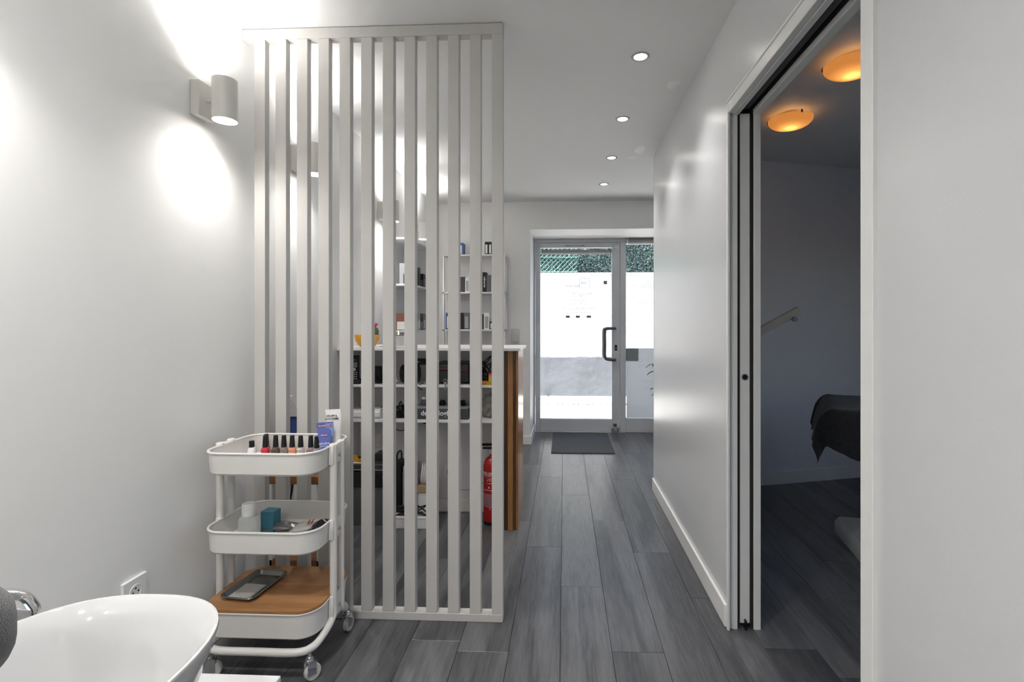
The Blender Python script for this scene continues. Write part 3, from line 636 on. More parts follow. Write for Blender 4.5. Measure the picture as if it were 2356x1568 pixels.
for i in range(11): part('batten', BROWN, cn, -.278, -.262, 2.850 + i * .031, 2.850 + i * .031 + .022, 0, 1.025, bev=.002)

# ---- things on the worktop
t = thing('cactus_pot', 'small cactus with pink flower in a yellow bowl on the counter', 'potted plant', (-1.160, 2.90, 1.042))
MB().lathe([(.030, 0), (.050, .010), (.066, .035), (.072, .068), (.070, .073), (.066, .069), (.060, .056), (.0, .056)], (0, 0, 0), 28).build('bowl', YEL, t)
MB().lathe([(.060, .054), (.060, .058)], (0, 0, 0), 20).build('soil', pm('soil', (.05, .035, .02), .9, var=.4), t)
rings = []
for r_, z in ((.014, .06), (.022, .075), (.023, .095), (.018, .112), (.006, .119)):
    rings.append([((r_ * (1 + .12 * (k % 2))) * math.cos(2 * math.pi * k / 24) + .042, (r_ * (1 + .12 * (k % 2))) * math.sin(2 * math.pi * k / 24), z) for k in range(24)])
MB().loft(rings).build('cactus', pm('cactus_green', (.10, .15, .06), .7, var=.3, bump=.4), t)
PINK = pm('pink_flower', (.80, .03, .22), .6, var=.15)
fo = MB().lathe([(.004, .116), (.012, .122), (.016, .131), (.011, .140), (.003, .141)], (.044, 0, 0), 14).build('flower', PINK, t)
for k in range(8):
    a = k * .785; MB().lathe([(.001, -.008), (.006, -.002), (.005, .004), (.001, .009)], (.044 + .015 * math.cos(a), .015 * math.sin(a), .134), 8).build('petal', PINK, fo)
t = thing('candle', 'lit white candle in a clear glass on the counter', 'candle', (-.962, 2.865, 1.042))
MB().lathe([(.034, 0), (.036, .002), (.036, .072), (.0345, .072), (.0345, .006)], (0, 0, 0), 28, cap1=False).build('glass_cup', CLEARP, t)
MB().lathe([(.033, .008), (.033, .064)], (0, 0, 0), 24).build('wax', pm('candle_wax', (.85, .83, .80), .5), t)
MB().lathe([(.0008, .064), (.0008, .073)], (0, 0, 0), 6).build('wick', BLACK, t)
MB().lathe([(.0005, .072), (.0040, .078), (.0030, .086), (.0004, .096)], (0, 0, 0), 10).build('flame', pm('flame', (1, .5, .15), .5, emit=(1, .48, .12), es=9), t)
t = thing('card_stand', 'black wire card holder beside the yellow bowl on the counter', 'stand', (-1.058, 2.93, 1.042))
part('card', DGREY, t, -.02, .012, .0, .003, .002, .06); MB().tube(bez([(-.03, -.02, .003), (0, -.025, .004), (.012, .0, .03), (.02, .01, .055)], 5), .0015, 5).build('wire', BLACK, t)

# ---- upper shelf
t = thing('cordless_phone', 'black cordless phone standing on the upper counter shelf', 'phone', (-1.234, 2.90, .825), R(6))
part('handset', BLACK, t, -.024, .024, -.012, .014, .004, .168, bev=.007, seg=2)
part('cradle', BLACK, t, -.036, .036, -.02, .04, 0, .028, bev=.006, seg=2)
part('display', pm('lcd_grey', (.20, .22, .23), .25), t, -.017, .017, -.0135, -.0122, .098, .128)
part('earpiece', GREYP, t, -.008, .008, -.0135, -.0122, .140, .143)
for r_ in range(4):
    for c_ in range(3): part('key', pm('phone_key', (.55, .55, .56), .5), t, -.0155 + c_ * .012, -.0085 + c_ * .012, -.0138, -.0122, .030 + r_ * .012, .035 + r_ * .012)
MB().lathe([(.009, -.0122), (.009, -.0138)], (0, 0, .086), 14, 'Y').build('navigation_key', pm('phone_key', (.55, .55, .56)), t)
def cable_tangle(name, label, loc, n, r_, sz, mat=BLACK, seed=1, flat=.6):
    rg = random.Random(seed); t = thing(name, label, 'cable', loc)
    for i in range(n):
        pts = [(sz[0] * rg.uniform(-1, 1), sz[1] * rg.uniform(-1, 1), .004 + sz[2] * rg.random() * (0.2 + .8 * math.sin(math.pi * k / 5))) for k in range(6)]
        pts[0] = (pts[0][0], pts[0][1], r_); pts[-1] = (pts[-1][0], pts[-1][1], r_)
        MB().tube(bez(pts, 6), r_, 6).build('cable_loop', mat, t)
    return t
t = cable_tangle('cable_bundle', 'tangled black charger cables on the upper shelf beside the phone', (-1.118, 2.93, .825), 7, .003, (.035, .03, .06), seed=4)
part('charger_block', BLACK, t, -.03, .02, .0, .05, .0, .10, bev=.006)
t = thing('ring_device', 'round black device with coiled white lead on the upper shelf', 'device', (-.915, 2.94, .825))
MB().lathe([(.030, -.05), (.052, -.048), (.056, -.03), (.056, .045), (.05, .05)], (0, 0, .058), 28, 'X').build('drum', BLACK, t)
MB().lathe([(.038, -.0505), (.042, -.053), (.046, -.0505)], (0, 0, .058), 24, 'X').build('grey_ring', STEEL, t)
for k in range(2): MB().tube(bez([(-.085 + k * .012, -.02, .01), (-.095, -.02, .08), (-.082, -.02, .145), (-.062, -.02, .150), (-.05, 0, .115)], 6), .004, 8).build('white_lead', WPLAST, t)
part('top_box', BLACK, t, .01, .10, -.03, .05, .112, .146, bev=.004); part('mark', TXT_WHITE, t, .045, .062, -.0312, -.0302, .128, .1305)
MB().tube(bez([(.03, -.058, .012), (.06, -.075, -.004), (.085, -.085, -.02), (.095, -.083, -.03)], 5), .0025, 6).build('lead', BLACK, t)
MB().tube(bez([(.098, -.058, .01), (.06, -.078, -.006), (.035, -.086, -.025), (.03, -.084, -.03)], 5), .0025, 6).build('lead', BLACK, t)
t = thing('receipt_printer', 'black box printer with a pink slip on the upper shelf', 'printer', (-.655, 2.98, .825))
part('housing', pm('printer_black', (.03, .03, .033), .45, var=.1), t, -.10, .095, -.075, .10, .012, .118, bev=.008, seg=2)
part('paper_slot', BLACKR, t, -.085, .08, -.0775, -.074, .075, .083)
part('lid', pm('printer_lid', (.06, .06, .065), .4), t, -.095, .09, -.06, .09, .118, .126, bev=.003)
for x in (-.08, .075): part('foot', BLACKR, t, x - .012, x + .012, -.06, .08, 0, .012)
mb = MB(); mb.loft([[(-.085, -.074, .088), (-.085, -.09, .090), (-.085, -.09, .092), (-.085, -.074, .090)], [(.085, -.074, .080), (.085, -.095, .084), (.085, -.095, .086), (.085, -.074, .082)]]); mb.build('pink_slip', pm('pink_paper', (.85, .06, .16), .5), t)
t = thing('key_bunch', 'small bunch of keys hanging at the edge of the upper shelf', 'keys', (-.683, 2.852, .83))
MB().tube([(.012 * math.cos(a * .524), -.004, .018 + .012 * math.sin(a * .524)) for a in range(12)], .0014, 6, closed=True).build('key_ring', STEEL, t)
part('key', STEEL, t, -.004, .004, -.006, -.004, -.03, .006, bev=.0008); MB().lathe([(.009, -.0055), (.009, -.0035)], (0, 0, .008), 14, 'Y').build('key_bow', STEEL, t)
cable_tangle('cable_loop_bundle', 'black cables looping beside the printer on the upper shelf', (-.485, 2.99, .825), 7, .0032, (.05, .05, .17), seed=12)
t = thing('note_pad', 'bright yellow and orange paper notes at the right of the upper shelf', 'notes', (-.43, 2.90, .825), R(-12))
for i, (c_, a) in enumerate((((.72, .5, .02), 5), ((.75, .48, .03), -8), ((.85, .15, .08), 10), ((.4, .62, .05), -3), ((.9, .25, .04), 6))):
    o = part('sheet', pm('note_%d' % i, c_, .6), t, -.05, .05, -.035, .035, .004 * i, .004 * i + .003); o.rotation_euler = (0, 0, R(a))
for i, c_ in enumerate(((.75, .5, .03), (.4, .62, .05), (.9, .28, .04), (.8, .05, .2))): part('note_block', pm('noteb_%d' % i, c_, .6), t, -.002, .03, -.025, .025, .021 + i * .012, .033 + i * .012)

# ---- lower shelf
t = thing('white_case', 'flat white plastic case on the lower counter shelf', 'case', (-1.175, 2.95, .624))
part('body', WPLAST, t, -.112, .10, -.075, .075, .0, .042, bev=.004); part('base_trim', GREYP, t, -.111, .099, -.0765, -.074, .004, .012); part('port', BLACK, t, .042, .047, -.0762, -.0745, .016, .028)
part('top_tray', MEL, t, -.112, -.0, -.06, .07, .042, .048)
t = thing('paper_pile', 'small stack of papers and a box lid on the white case', 'papers', (-1.10, 2.95, .666))
for i in range(3): o = part('sheet', PAPER, t, -.05, .02, -.055, .05, i * .004, i * .004 + .003); o.rotation_euler = (0, 0, R(4 * i - 3))
part('lid', GREYP, t, -.045, .015, -.04, .03, .012, .020, bev=.002)
t = cable_tangle('lead_pile', 'pile of black leads and adapters on the lower shelf', (-.955, 2.93, .624), 8, .0035, (.05, .045, .10), seed=21)
part('adapter', BLACK, t, -.04, .02, -.02, .04, 0, .045, bev=.005); part('adapter', BLACK, t, -.01, .045, .0, .05, .045, .075, bev=.005)
t = thing('product_carton', 'long dark grey carton with white lettering on the lower shelf', 'box', (-.715, 2.955, .624))
part('carton', pm('charcoal_card', (.055, .058, .065), .5, var=.06), t, -.165, .16, -.085, .085, 0, .062, bev=.0015)
part('tray_rim', pm('carton_rim', (.25, .26, .28), .5), t, -.165, .16, -.085, .085, .062, .070)
text('carton_print', 'dermalogica', .040, TXT_WHITE, t, (-.02, -.0858, .036), FACE_CAM, bold=.0008); text('carton_print', 'a clean start to healthy skin', .0105, TXT_GREY, t, (-.02, -.0858, .013), FACE_CAM)
for i, (x, y, hh, m_) in enumerate(((-.12, 0, .05, 'mid_grey_card'), (-.06, .02, .035, 'dark_grey_card'), (-.01, .0, .03, 'black_plastic'), (.05, .01, .045, 'grey_plastic'), (.11, 0, .03, 'black_plastic'))):
    t = thing('sample_jar', ['pale jar', 'dark bottle', 'black jar', 'grey bottle', 'black tub'][i] + ' standing on the long grey carton, ' + ['first', 'second', 'third', 'fourth', 'last'][i] + ' from its left end', 'jar', (-.715 + x, 2.955 + y, .694))
    MB().lathe([(.017, 0), (.019, .004), (.019, hh * .6), (.015, hh * .7)], (0, 0, 0), 16).build('pot', MATS[m_], t); MB().lathe([(.0155, hh * .7), (.0155, hh)], (0, 0, 0), 16).build('lid', WPLAST if i % 3 == 0 else BLACK, t)
t = thing('plastic_bag', 'crumpled translucent plastic bag on the lower shelf near the wooden end', 'bag', (-.44, 2.96, .624))
mb = MB(); bmesh.ops.create_icosphere(mb.bm, subdivisions=3, radius=1)
rg = random.Random(8)
from mathutils import noise as NZ
for v in mb.bm.verts:
    k = 1 + .35 * NZ.noise(v.co * 2.7) + .15 * NZ.noise(v.co * 6); v.co = Vector((v.co.x * .058 * k, v.co.y * .055 * k, .066 + v.co.z * .062 * k))
mb.build('bag_body', frosted('bag_plastic', (.45, .44, .42), .3, .35), t, smooth=False)
MB().tube(bez([(-.01, 0, .12), (.0, -.01, .14), (.03, .0, .15), (.045, .01, .12)], 5), .006, 6).build('bag_handle', MATS['bag_plastic'], t)

# ---- under the counter
t = thing('waste_bin', 'grey waste bin with a black liner under the counter', 'bin', (-1.16, 2.96, 0))
MB().loft([rrect(.105, .082, .02, z=0), rrect(.120, .096, .025, z=.30), rrect(.1155, .0915, .023, z=.30), rrect(.10, .077, .018, z=.01)]).build('bin_body', pm('bin_grey', (.10, .105, .105), .5, var=.06), t)
LIN = pm('bin_liner', (.012, .012, .013), .25, var=.3, bump=.5, bscale=50)
rg = random.Random(2); ring = lambda k, z, j: [(p[0] * k * (1 + j * rg.uniform(-1, 1)), p[1] * k * (1 + j * rg.uniform(-1, 1)), z + .4 * j * rg.uniform(-1, 1)) for p in rrect(.120, .096, .025, n=5)]
MB().loft([ring(1.012, .225, .008), ring(1.03, .27, .008), ring(1.03, .318, .006), ring(.95, .318, .01), ring(.93, .24, .01)], cap0=False).build('liner', LIN, t)
t = thing('printer_box', 'black flat device resting across the waste bin', 'device', (-1.165, 2.97, .3205))
part('body', DGREY, t, -.115, .115, -.09, .09, 0, .035, bev=.004); part('strip', GREYP, t, -.114, .114, -.0915, -.0895, .0, .006); part('raised_back', DGREY, t, .02, .115, .0, .088, .035, .075, bev=.004)
t = thing('yellow_cloth', 'bright yellow cloth lying with papers on the black device', 'cloth', (-1.225, 2.93, .3562))
mb = MB(); pts = [(-.035, 0, .0), (-.02, -.01, .045), (-.005, 0, .012), (.012, -.012, .022), (.045, -.004, .034), (.04, .01, .004)]
mb.loft([[(p[0], p[1] - .012, p[2]) for p in pts], [(p[0], p[1] + .018, p[2]) for p in pts]]); mb.build('fold', pm('yellow_cloth', (.80, .42, .02), .7, var=.1, bump=.3), t)
part('paper', PAPER, t, -.05, .05, -.035, .03, 0, .0015)
t = thing('black_bag', 'narrow black bag leaning beside the waste bin', 'bag', (-.995, 2.98, 0))
MB().loft([rrect(.03, .06, .015, z=0), rrect(.034, .065, .02, z=.15), rrect(.030, .06, .02, z=.30), rrect(.015, .05, .01, z=.355)]).build('bag_body', BLACK, t)
MB().tube(bez([(.0, -.04, .34), (.0, -.04, .395), (0, .0, .41), (0, .04, .395), (0, .04, .34)], 5), .005, 6).build('strap', BLACK, t)
t = thing('router_box', 'pale grey upright box with cables under the counter', 'box', (-.915, 2.985, 0))
part('body', pm('pale_grey_box', (.46, .46, .48), .5, var=.05), t, -.04, .03, -.06, .06, 0, .335, bev=.004)
part('side_band', GREYP, t, -.041, -.030, -.062, -.05, .05, .30)
t = thing('low_white_box', 'long low white box on the floor under the counter', 'box', (-.895, 2.875, 0))
part('body', MEL, t, -.125, .125, -.035, .035, 0, .066, bev=.002); part('lid_line', GREYP, t, -.1252, .1252, -.0355, -.0345, .055, .057)
cable_tangle('floor_lead', 'black leads coiled on the low white box', (-.90, 2.877, .066), 5, .004, (.11, .02, .075), seed=31)
t = thing('cable_coil', 'coil of white cable on a carton under the counter', 'cable', (-.822, 2.99, .16))
for k in range(6): MB().tube([(.0 + (k - 2.5) * .012 + .004 * math.cos(a), .035 * math.cos(a * .393), .115 + .062 * math.sin(a * .393)) for a in range(16)], .005, 6, closed=True).build('coil_turn', WPLAST, t)
part('carton', pm('cardboard', (.42, .28, .17), .8, var=.08), t, -.055, .055, -.05, .05, .012, .052, bev=.002)
part('carton_base', PAPER, t, -.05, .05, -.045, .05, -.16, .012, bev=.002)
t = thing('fire_extinguisher', 'red fire extinguisher standing behind the screen by the wooden counter end', 'fire extinguisher', (-.425, 2.955, 0))
MB().lathe([(.050, 0), (.054, .004), (.054, .02)], (0, 0, 0), 28).build('foot_ring', BLACK, t)
MB().lathe([(.052, .012), (.0545, .025), (.0545, .34), (.050, .365), (.038, .385), (.02, .394), (.016, .40), (.016, .41)], (0, 0, 0), 32).build('cylinder', RED, t)
MB().lathe([(.017, .408), (.017, .435), (.012, .44)], (0, 0, 0), 16).build('valve', CHROME, t)
part('lever', BLACK, t, -.085, .012, -.010, .010, .455, .468, bev=.003); part('lever', BLACK, t, -.06, .012, -.009, .009, .436, .446, bev=.003)
MB().lathe([(.012, -.022), (.012, -.014)], (-.006, 0, .428), 14, 'Y').build('gauge', CHROME, t)
MB().tube(bez([(.015, 0, .425), (.05, .0, .43), (.07, .0, .38), (.068, 0, .25), (.064, 0, .15)], 6), .007, 8).build('hose', BLACKR, t)
lab = MB(); sg = 18
lab.loft([[(.0549 * math.sin(R(-62 + 124 * k / sg)), -.0549 * math.cos(R(-62 + 124 * k / sg)), z) for k in range(sg + 1)] for z in (.115, .185)], False, False, closed=False); lab.build('label_panel', pm('label_mauve', (.34, .15, .17), .4, var=.3, scale=400), t)
for s_, z, sz in (('EXTINCTEUR', .305, .0165), ('EAU AVEC ADDITIF', .288, .0085), ('1 RETIRER', .272, .0095), ('LA GOUPILLE', .262, .0075), ('2 APPUYER', .246, .0095), ('A B', .222, .019), ('6 L', .098, .012)):
    for k, ch in enumerate(s_):
        if ch == ' ': continue
        a = (k - (len(s_) - 1) / 2) * sz * .72 / .0552
        if abs(a) > 1.3: continue
        o = text('label_print', ch, sz, TXT_WHITE, t, (.0552 * math.sin(a), -.0552 * math.cos(a), z), (R(90), 0, a), ext=.0002, bold=.0002)
for z in (.297, .206, .110):
    mb = MB(); mb.loft([[(.0551 * math.sin(R(-62 + 124 * k / sg)), -.0551 * math.cos(R(-62 + 124 * k / sg)), zz) for k in range(sg + 1)] for zz in (z - .0012, z + .0012)], False, False, closed=False); mb.build('label_line', TXT_WHITE, t)
t = plate('counter_socket', 'white wall socket on the inner panel of the counter', (-.715, 3.12, .25), .08, .08, (0, 0, 0), 'socket', 1)
MB().lathe([(.021, -.009), (.021, -.0102)], (0, 0, 0), 24, 'Y').build('socket_ring', GREYP, t)
t = plate('data_socket', 'grey outlet plate with a lead on the inner panel above the waste bin', (-1.19, 3.12, .44), .06, .085, (0, 0, 0), 'socket', 1)
MB().tube(bez([(-.03, -.012, .03), (-.034, -.014, .0), (-.03, -.014, -.03), (-.02, -.012, -.04)], 5), .002, 6).build('lead', BLACK, t)
for nm, lb, pts, r_ in (('hanging_cable', 'thin black cable drooping under the lower shelf beside the waste bin', [(-1.13, 3.09, .605), (-1.135, 3.085, .57), (-1.08, 3.09, .53), (-1.02, 3.09, .51), (-.98, 3.09, .53)], .0025),
                        ('hanging_cable', 'thin grey cable curving down the inner counter panel near the extinguisher', [(-.40, 3.11, .60), (-.43, 3.11, .52), (-.445, 3.11, .42), (-.45, 3.11, .36), (-.50, 3.11, .20), (-.58, 3.11, .145), (-.66, 3.11, .14)], .0018)):
    o = MB().tube(bez(pts, 8), r_, 6).build(nm, BLACK if 'black' in lb else GREYP); tag(o, lb, 'cable')
t = cable_tangle('plug_cluster', 'cluster of black plugs hanging under the lower shelf', (-.94, 3.04, .535), 4, .004, (.035, .03, .06), seed=17)
part('plug', BLACK, t, -.03, .0, -.02, .02, .03, .071, bev=.006); part('plug', BLACK, t, .07, .10, -.02, .02, .03, .071, bev=.008)

# ================================================================ LOW TABLE + bottle behind the screen
t = thing('low_table', 'low two-tier wooden table behind the left of the screen', 'table', (-1.165, 2.20, 0))
part('table_top', TABLE, t, -.128, .135, -.095, .095, .487, .525, bev=.003)
part('lower_shelf', TABLE, t, -.125, .130, -.09, .09, .115, .160, bev=.003)
for sx in (-1, 1):
    for sy in (-1, 1): part('leg', WPLAST, t, sx * .110 - .012, sx * .110 + .012, sy * .078 - .012, sy * .078 + .012, 0, .4875, bev=.002)
MB().tube(bez([(-.085, .06, .486), (-.095, .06, .40), (-.112, .06, .30), (-.118, .06, .161)], 5), .004, 6).build('cable', BLACK, t)
t = thing('water_bottle', 'clear plastic water bottle with blue label behind the screen', 'bottle', (-1.222, 2.17, .525))
MB().lathe([(.032, 0), (.039, .004), (.040, .04), (.037, .052), (.040, .064), (.040, .12), (.037, .132), (.040, .144), (.040, .19), (.0405, .245), (.033, .268), (.014, .315), (.013, .325)], (0, 0, 0), 24).build('bottle_body', CLEARP, t)
MB().lathe([(.0408, .172), (.0408, .235)], (0, 0, 0), 24, cap0=False, cap1=False).build('blue_label', pm('label_blue', (.03, .06, .22), .4, var=.4, scale=30), t)
part('label_patch', PAPER, t, .0, .022, -.0425, -.0400, .193, .209); text('label_print', 'RINE', .013, RT, t, (.011, -.0428, .201), FACE_CAM, ext=.0002)
MB().lathe([(.0155, .316), (.0155, .334)], (0, 0, 0), 16).build('cap', WPLAST, t)
t = thing('dark_dispenser', 'small black tipped bottle behind the screen, right of the water bottle', 'bottle', (-1.085, 2.17, .525))
MB().lathe([(.022, 0), (.022, .10), (.010, .118), (.009, .150), (.006, .172), (.002, .176)], (0, 0, 0), 18).build('bottle_body', BLACK, t)
MB().lathe([(.0222, .03), (.0222, .08)], (0, 0, 0), 18, cap0=False, cap1=False).build('label', GREYP, t)

# ================================================================ WALL SHELVES
def board_unit(name, label, loc, lx, dy, zs, rot, bottom, sides):
    t = thing(name, label, 'shelf', loc); t.rotation_euler = (0, 0, rot)
    for z in zs: part('shelf_board', MEL, t, -lx / 2, lx / 2, -dy, 0, z - .015, z, bev=.001)
    for sx in sides: part('side_panel', MEL, t, sx * lx / 2 - .008 - .008 * sx, sx * lx / 2 + .008 - .008 * sx, -dy, 0, bottom, zs[0] - .015, bev=.001)
    part('back_panel', MEL, t, -lx / 2, lx / 2, -.005, 0, bottom, zs[0] - .015)
    return t
# far wall unit with open sides
t = thing('wall_shelf', 'white open shelf unit with product boxes on the far wall above the counter', 'shelf', (-.852, 4.879, 0))
for z in (1.833, 1.478, 1.125, .79): part('shelf_board', MEL, t, -.297, .297, -.199, 0, z - .014, z, bev=.001)
for sx in (-1, 1):
    for y0_ in (-.199, -.03): part('post', MEL, t, sx * .289 - .008, sx * .289 + .008, y0_, y0_ + .03, .79, 1.819, bev=.001)
part('back_panel', MEL, t, -.281, .281, -.004, 0, .79, 1.819)
t = thing('wall_shelf', 'white shelf unit with product boxes on the left wall under the far wall light', 'shelf', (XL + .001, 3.62, 0))
for z in (1.815, 1.473, 1.131): part('shelf_board', MEL, t, 0, .179, 0, .53, z - .016, z, bev=.001)
part('side_panel', MEL, t, 0, .178, .515, .53, 1.131, 1.80, bev=.001)
part('back_panel', MEL, t, 0, .004, 0, .515, 1.131, 1.80)
BXM = {'dark': DGREY, 'grey': MGREY, 'white': PAPER, 'blue': pm('blue_card', (.06, .12, .32), .5), 'black': pm('black_card', (.012, .012, .014), .45), 'brown': pm('copper_card', (.28, .12, .08), .5), 'silver': pm('silver_card', (.36, .37, .39), .35)}
def pbox(x0, x1, yf, dep, z, h, body, panel, label, txt=None, grp='product boxes on the far wall shelf'):
    t = thing('product_box', label, 'box', ((x0 + x1) / 2, yf, z), group=grp); w_ = (x1 - x0) / 2 - .0008
    part('carton', BXM[body], t, -w_, w_, 0, dep, 0, h, bev=.0008)
    if panel: part('front_panel', BXM[panel], t, -w_ * .62, w_ * .62, -.0008, .0002, h * .08, h * .78)
    if txt:
        o = text('box_print', txt, min(.026, w_ * 1.1), TXT_WHITE if body in ('dark', 'black', 'grey') else TXT_DARK, t, (0, -.0012, h * .5), (R(90), R(-90), 0), ext=.0002, bold=.0006)
    return t
S1, S2, S3 = 1.833, 1.478, 1.125
YB = 4.70
pbox(-1.03, -.955, YB, .10, S1, .112, 'blue', 'white', 'blue edged white box on top of the far wall shelf')
pbox(-.751, -.718, YB, .10, S1, .120, 'black', 'white', 'left of the pair of black boxes on top of the far wall shelf')
pbox(-.716, -.684, YB, .10, S1, .120, 'black', 'white', 'right of the pair of black boxes on top of the far wall shelf')
pbox(-1.10, -1.06, YB, .10, S2, .125, 'silver', 'white', 'pale box at the left end of the far shelf, middle board')
pbox(-1.05, -.985, YB, .10, S2, .15, 'grey', None, 'grey box hidden behind a slat on the far shelf, middle board')
pbox(-.983, -.940, YB, .10, S2, .145, 'dark', None, 'dark box left of the white one on the far shelf, middle board')
pbox(-.939, -.895, YB, .10, S2, .138, 'white', 'silver', 'white box on the far shelf, middle board')
pbox(-.774, -.735, YB, .10, S2, .188, 'black', None, 'tall black box with upright white lettering on the far shelf', 'dermalogica')
pbox(-.734, -.690, YB, .10, S2, .160, 'grey', None, 'mid grey box beside the tall black lettered one on the far shelf')
pbox(-.689, -.655, YB, .10, S2, .152, 'white', None, 'white box at the right of the far shelf, middle board')
pbox(-1.125, -1.06, YB, .10, S3, .158, 'blue', 'white', 'navy box with a white front at the left of the far shelf, lowest visible board')
pbox(-1.055, -.985, YB, .10, S3, .140, 'white', None, 'white box hidden behind a slat on the far shelf, lowest visible board')
pbox(-.983, -.952, YB, .10, S3, .158, 'black', None, 'black box on the far shelf, lowest visible board')
pbox(-.950, -.898, YB, .10, S3, .158, 'grey', 'silver', 'grey box with a pale front on the far shelf, lowest visible board')
pbox(-.776, -.762, YB, .10, S3, .145, 'dark', None, 'thin dark box on the far shelf, lowest visible board')
pbox(-.760, -.706, YB, .10, S3, .158, 'white', 'silver', 'white tube box on the far shelf, lowest visible board')
pbox(-.704, -.664, YB, .10, S3, .075, 'dark', 'white', 'short dark box at the right of the far shelf, lowest visible board')
G2 = 'product boxes on the left wall shelf'
def lbox(y0, d_, x0, wx, z, h, body, panel, label):
    t = thing('product_box', label, 'box', (x0, y0, z), group=G2)
    part('carton', BXM[body], t, 0, wx, 0, d_, 0, h, bev=.0008)
    if panel:
        part('front_panel', BXM[panel], t, wx - .0002, wx + .0008, d_ * .15, d_ * .85, h * .08, h * .6); part('end_panel', BXM[panel], t, wx * .25, wx * .98, -.0008, .0002, h * .04, h * .5)
lbox(3.70, .05, -1.235, .12, 1.473, .160, 'silver', 'dark', 'grey silver box on the left wall shelf, upper board, nearest')
lbox(3.80, .05, -1.235, .115, 1.473, .140, 'dark', None, 'tall dark box on the left wall shelf, upper board')
lbox(3.90, .06, -1.235, .125, 1.473, .100, 'black', 'grey', 'short black box on the left wall shelf, upper board, farthest')
lbox(3.67, .05, -1.275, .13, 1.131, .128, 'brown', 'white', 'copper coloured box on the left wall shelf, lowest board')
lbox(3.78, .05, -1.235, .12, 1.131, .125, 'silver', 'white', 'silver box on the left wall shelf, lowest board')
lbox(3.88, .07, -1.235, .13, 1.131, .128, 'grey', 'silver', 'grey box with pale front on the left wall shelf, lowest board, farthest')
# light switches
t = thing('light_switch', 'white double light switch on the far wall by the entrance', 'switch', (-.477, YF, 1.06))
part('cover_plate', pm('switch_plate', (.62, .62, .62), .35), t, -.038, .038, -.009, 0, -.072, .072, bev=.002)
for z in (-.034, .034): part('rocker', pm('switch_rocker', (.70, .70, .70), .3), t, -.018, .018, -.014, -.009, z - .024, z + .024, bev=.008, seg=3)
# door mat
o = MB().box(-.118, .462, 4.55, 5.375, .0, .009, bev=.002).build('door_mat', pm('ribbed_mat', (.075, .078, .085), .9, var=.4, scale=120, bump=.9, bscale=160)); tag(o, 'dark grey ribbed mat in front of the glass door', 'door mat')
# plant by the window
t = thing('potted_plant', 'green leafy plant by the shop window, half hidden by the wall end', 'plant', (1.10, 5.15, 0))
MB().lathe([(.10, 0), (.13, .02), (.15, .26), (.155, .28), (.14, .28), (.13, .24)], (0, 0, 0), 28).build('pot', WPLAST, t)
MB().lathe([(.132, .235), (.132, .245)], (0, 0, 0), 20).build('soil', MATS['soil'], t)
lm = None; rg = random.Random(6)
for sidx in range(5):
    a = sidx * 1.257 + 2.6; top = Vector((math.cos(a) * .10 - .05, math.sin(a) * .10, .70 + .08 * (sidx % 3)))
    MB().tube(bez([(math.cos(a) * .03, math.sin(a) * .03, .24), (math.cos(a) * .06, math.sin(a) * .06, .45), tuple(top)], 5), .005, 6).build('stem', GREEN, t)
    for k in range(6):
        z = .42 + k * .066; a2 = a + k * 1.3 + rg.uniform(-.3, .3)
        if lm is None:
            mb = MB(); rows = []
            for i in range(7):
                u = i / 6; ww = .034 * math.sin(math.pi * min(1, u * .96 + .04)) ** .8; zz = .035 * math.sin(u * 2.2) - .02 * u
                rows.append([(u * .10, -ww, zz + .004), (u * .10, 0, zz), (u * .10, ww, zz + .004), (u * .10, 0, zz + .0012)])
            mb.loft(rows); o = mb.build('leaf', GREEN, t); lm = o.data
        else: o = link('leaf', lm, t)
        f_ = .45 + .55 * (z - .24) / .5
        o.location = (math.cos(a) * .1 * f_ - .05 * f_, math.sin(a) * .1 * f_, z); o.rotation_euler = (rg.uniform(-.4, .4), rg.uniform(-.5, .5), a2); o.scale = (rg.uniform(1.1, 1.5),) * 3

# ================================================================ TREATMENT ROOM
BX0, BY0, BY1, BZ = 0.0, 0.0, .58, .750
CO, CA = (1.355, 2.57, 0), R(-25)
bd = thing('treatment_couch', 'treatment couch on a pale foot in the dim room', 'couch', CO, CA)
part('mattress', pm('couch_vinyl', (.25, .25, .26), .5), bd, BX0 + .01, 1.70, BY0 + .01, BY1 - .01, BZ - .10, BZ - .012, bev=.03, seg=3)
PEDM = pm('couch_plastic', (.55, .55, .54), .45, var=.04)
part('column', PEDM, bd, .15, .21, .09, .17, .235, .66, bev=.012, seg=2)
part('column', PEDM, bd, .45, .85, .17, .41, .05, .66, bev=.02, seg=2)
mb = MB(); mb.loft([rrect(.40, .29, .04, z=0), rrect(.40, .29, .04, z=.055), rrect(.385, .275, .03, z=.08)]); o = mb.build('base_foot', PEDM, bd, loc=(.470, .235, 0)); o.rotation_euler = (0, 0, R(14))
bl = thing('couch_blanket', 'black fleece blanket draped over the treatment couch', 'blanket', CO, CA)
mb = MB(); NS, NT = 70, 44; g = []
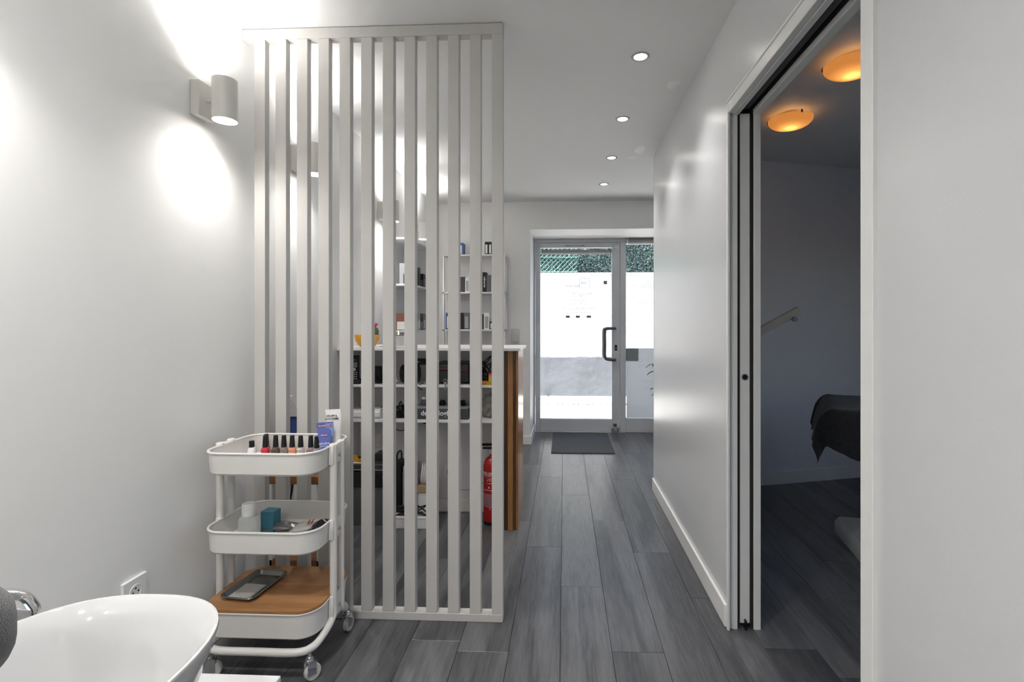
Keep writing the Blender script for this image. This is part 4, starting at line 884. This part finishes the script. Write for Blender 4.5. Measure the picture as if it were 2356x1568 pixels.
for i in range(NS + 1):
    s_ = -.24 + (1.55 + .24) * i / NS; row = []
    nh = .255 + .17 * min(1, max(0, (s_ - .04)) / .30) + .015 * math.sin(s_ * 27)
    for k in range(NT + 1):
        u = k / NT; t_ = -nh + u * (nh + .58 + .25)
        ds = max(0, -s_); dt = max(0, -t_) + max(0, t_ - .58)
        def drop(d): return d - .055 * (1 - math.exp(-d / .055)) if d > 0 else 0
        x = BX0 + max(s_, 0) - (.045 * (1 - math.exp(-ds / .05))) - .18 * ds + (.012 * math.sin(t_ * 24 + 1) * min(1, ds / .1))
        y = BY0 + min(max(t_, 0), .58) - (.03 * (1 - math.exp(-max(0, -t_) / .05))) + .03 * (1 - math.exp(-max(0, t_ - .58) / .05)) - (.018 * math.sin(s_ * 19 + .5) * min(1, max(0, -t_) / .1))
        z = BZ + .004 - math.hypot(drop(ds), drop(dt)) + .010 * NZ.noise((s_ * 5, t_ * 5, 2)) - .01 * math.sin(t_ * 17) * min(1, ds / .15)
        row.append(mb.bm.verts.new((x, y, max(z, .25))))
    g.append(row)
for i in range(NS):
    for k in range(NT): mb.bm.faces.new((g[i][k], g[i + 1][k], g[i + 1][k + 1], g[i][k + 1]))
bmesh.ops.solidify(mb.bm, geom=mb.bm.faces[:], thickness=.006)
mb.build('fleece', BLANK, bl)
ma = thing('lamp_stand', 'beige lamp arm on a floor stand inside the treatment room', 'lamp stand', (.93, 2.90, 0))
BEI = pm('beige_arm', (.60, .55, .48), .45, var=.04)
v0, v1 = Vector((0, 0, 1.035)), Vector((.400, 0, 1.255)); dr = (v1 - v0); ln = dr.length; an = math.atan2(dr.z, dr.x)
o = part('arm', BEI, ma, 0, ln, -.02, .02, -.022, .022, bev=.004); o.location = v0; o.rotation_euler = (0, -an, 0)
o = part('arm_cap', WPLAST, ma, 0, .006, -.019, .019, -.021, .021, bev=.002); o.location = v1; o.rotation_euler = (0, -an, 0)
MB().lathe([(.014, -.034), (.015, -.03), (.015, -.018), (.010, -.016), (.010, 0)], (.368, 0, 1.205), 16, 'Y').build('knob', GREYP, ma)
MB().lathe([(.014, 0.04), (.014, 1.04)], (0, 0, 0), 16).build('pole', CHROME, ma)
for k in range(5):
    a = k * 1.2566; o = part('foot', BLACK, ma, 0, .13, -.012, .012, .018, .040, bev=.004); o.rotation_euler = (0, 0, a)
    MB().lathe([(.018, -.008), (.018, .008)], (.12 * math.cos(a), .12 * math.sin(a), .018), 12, 'Y').build('caster', BLACKR, ma)
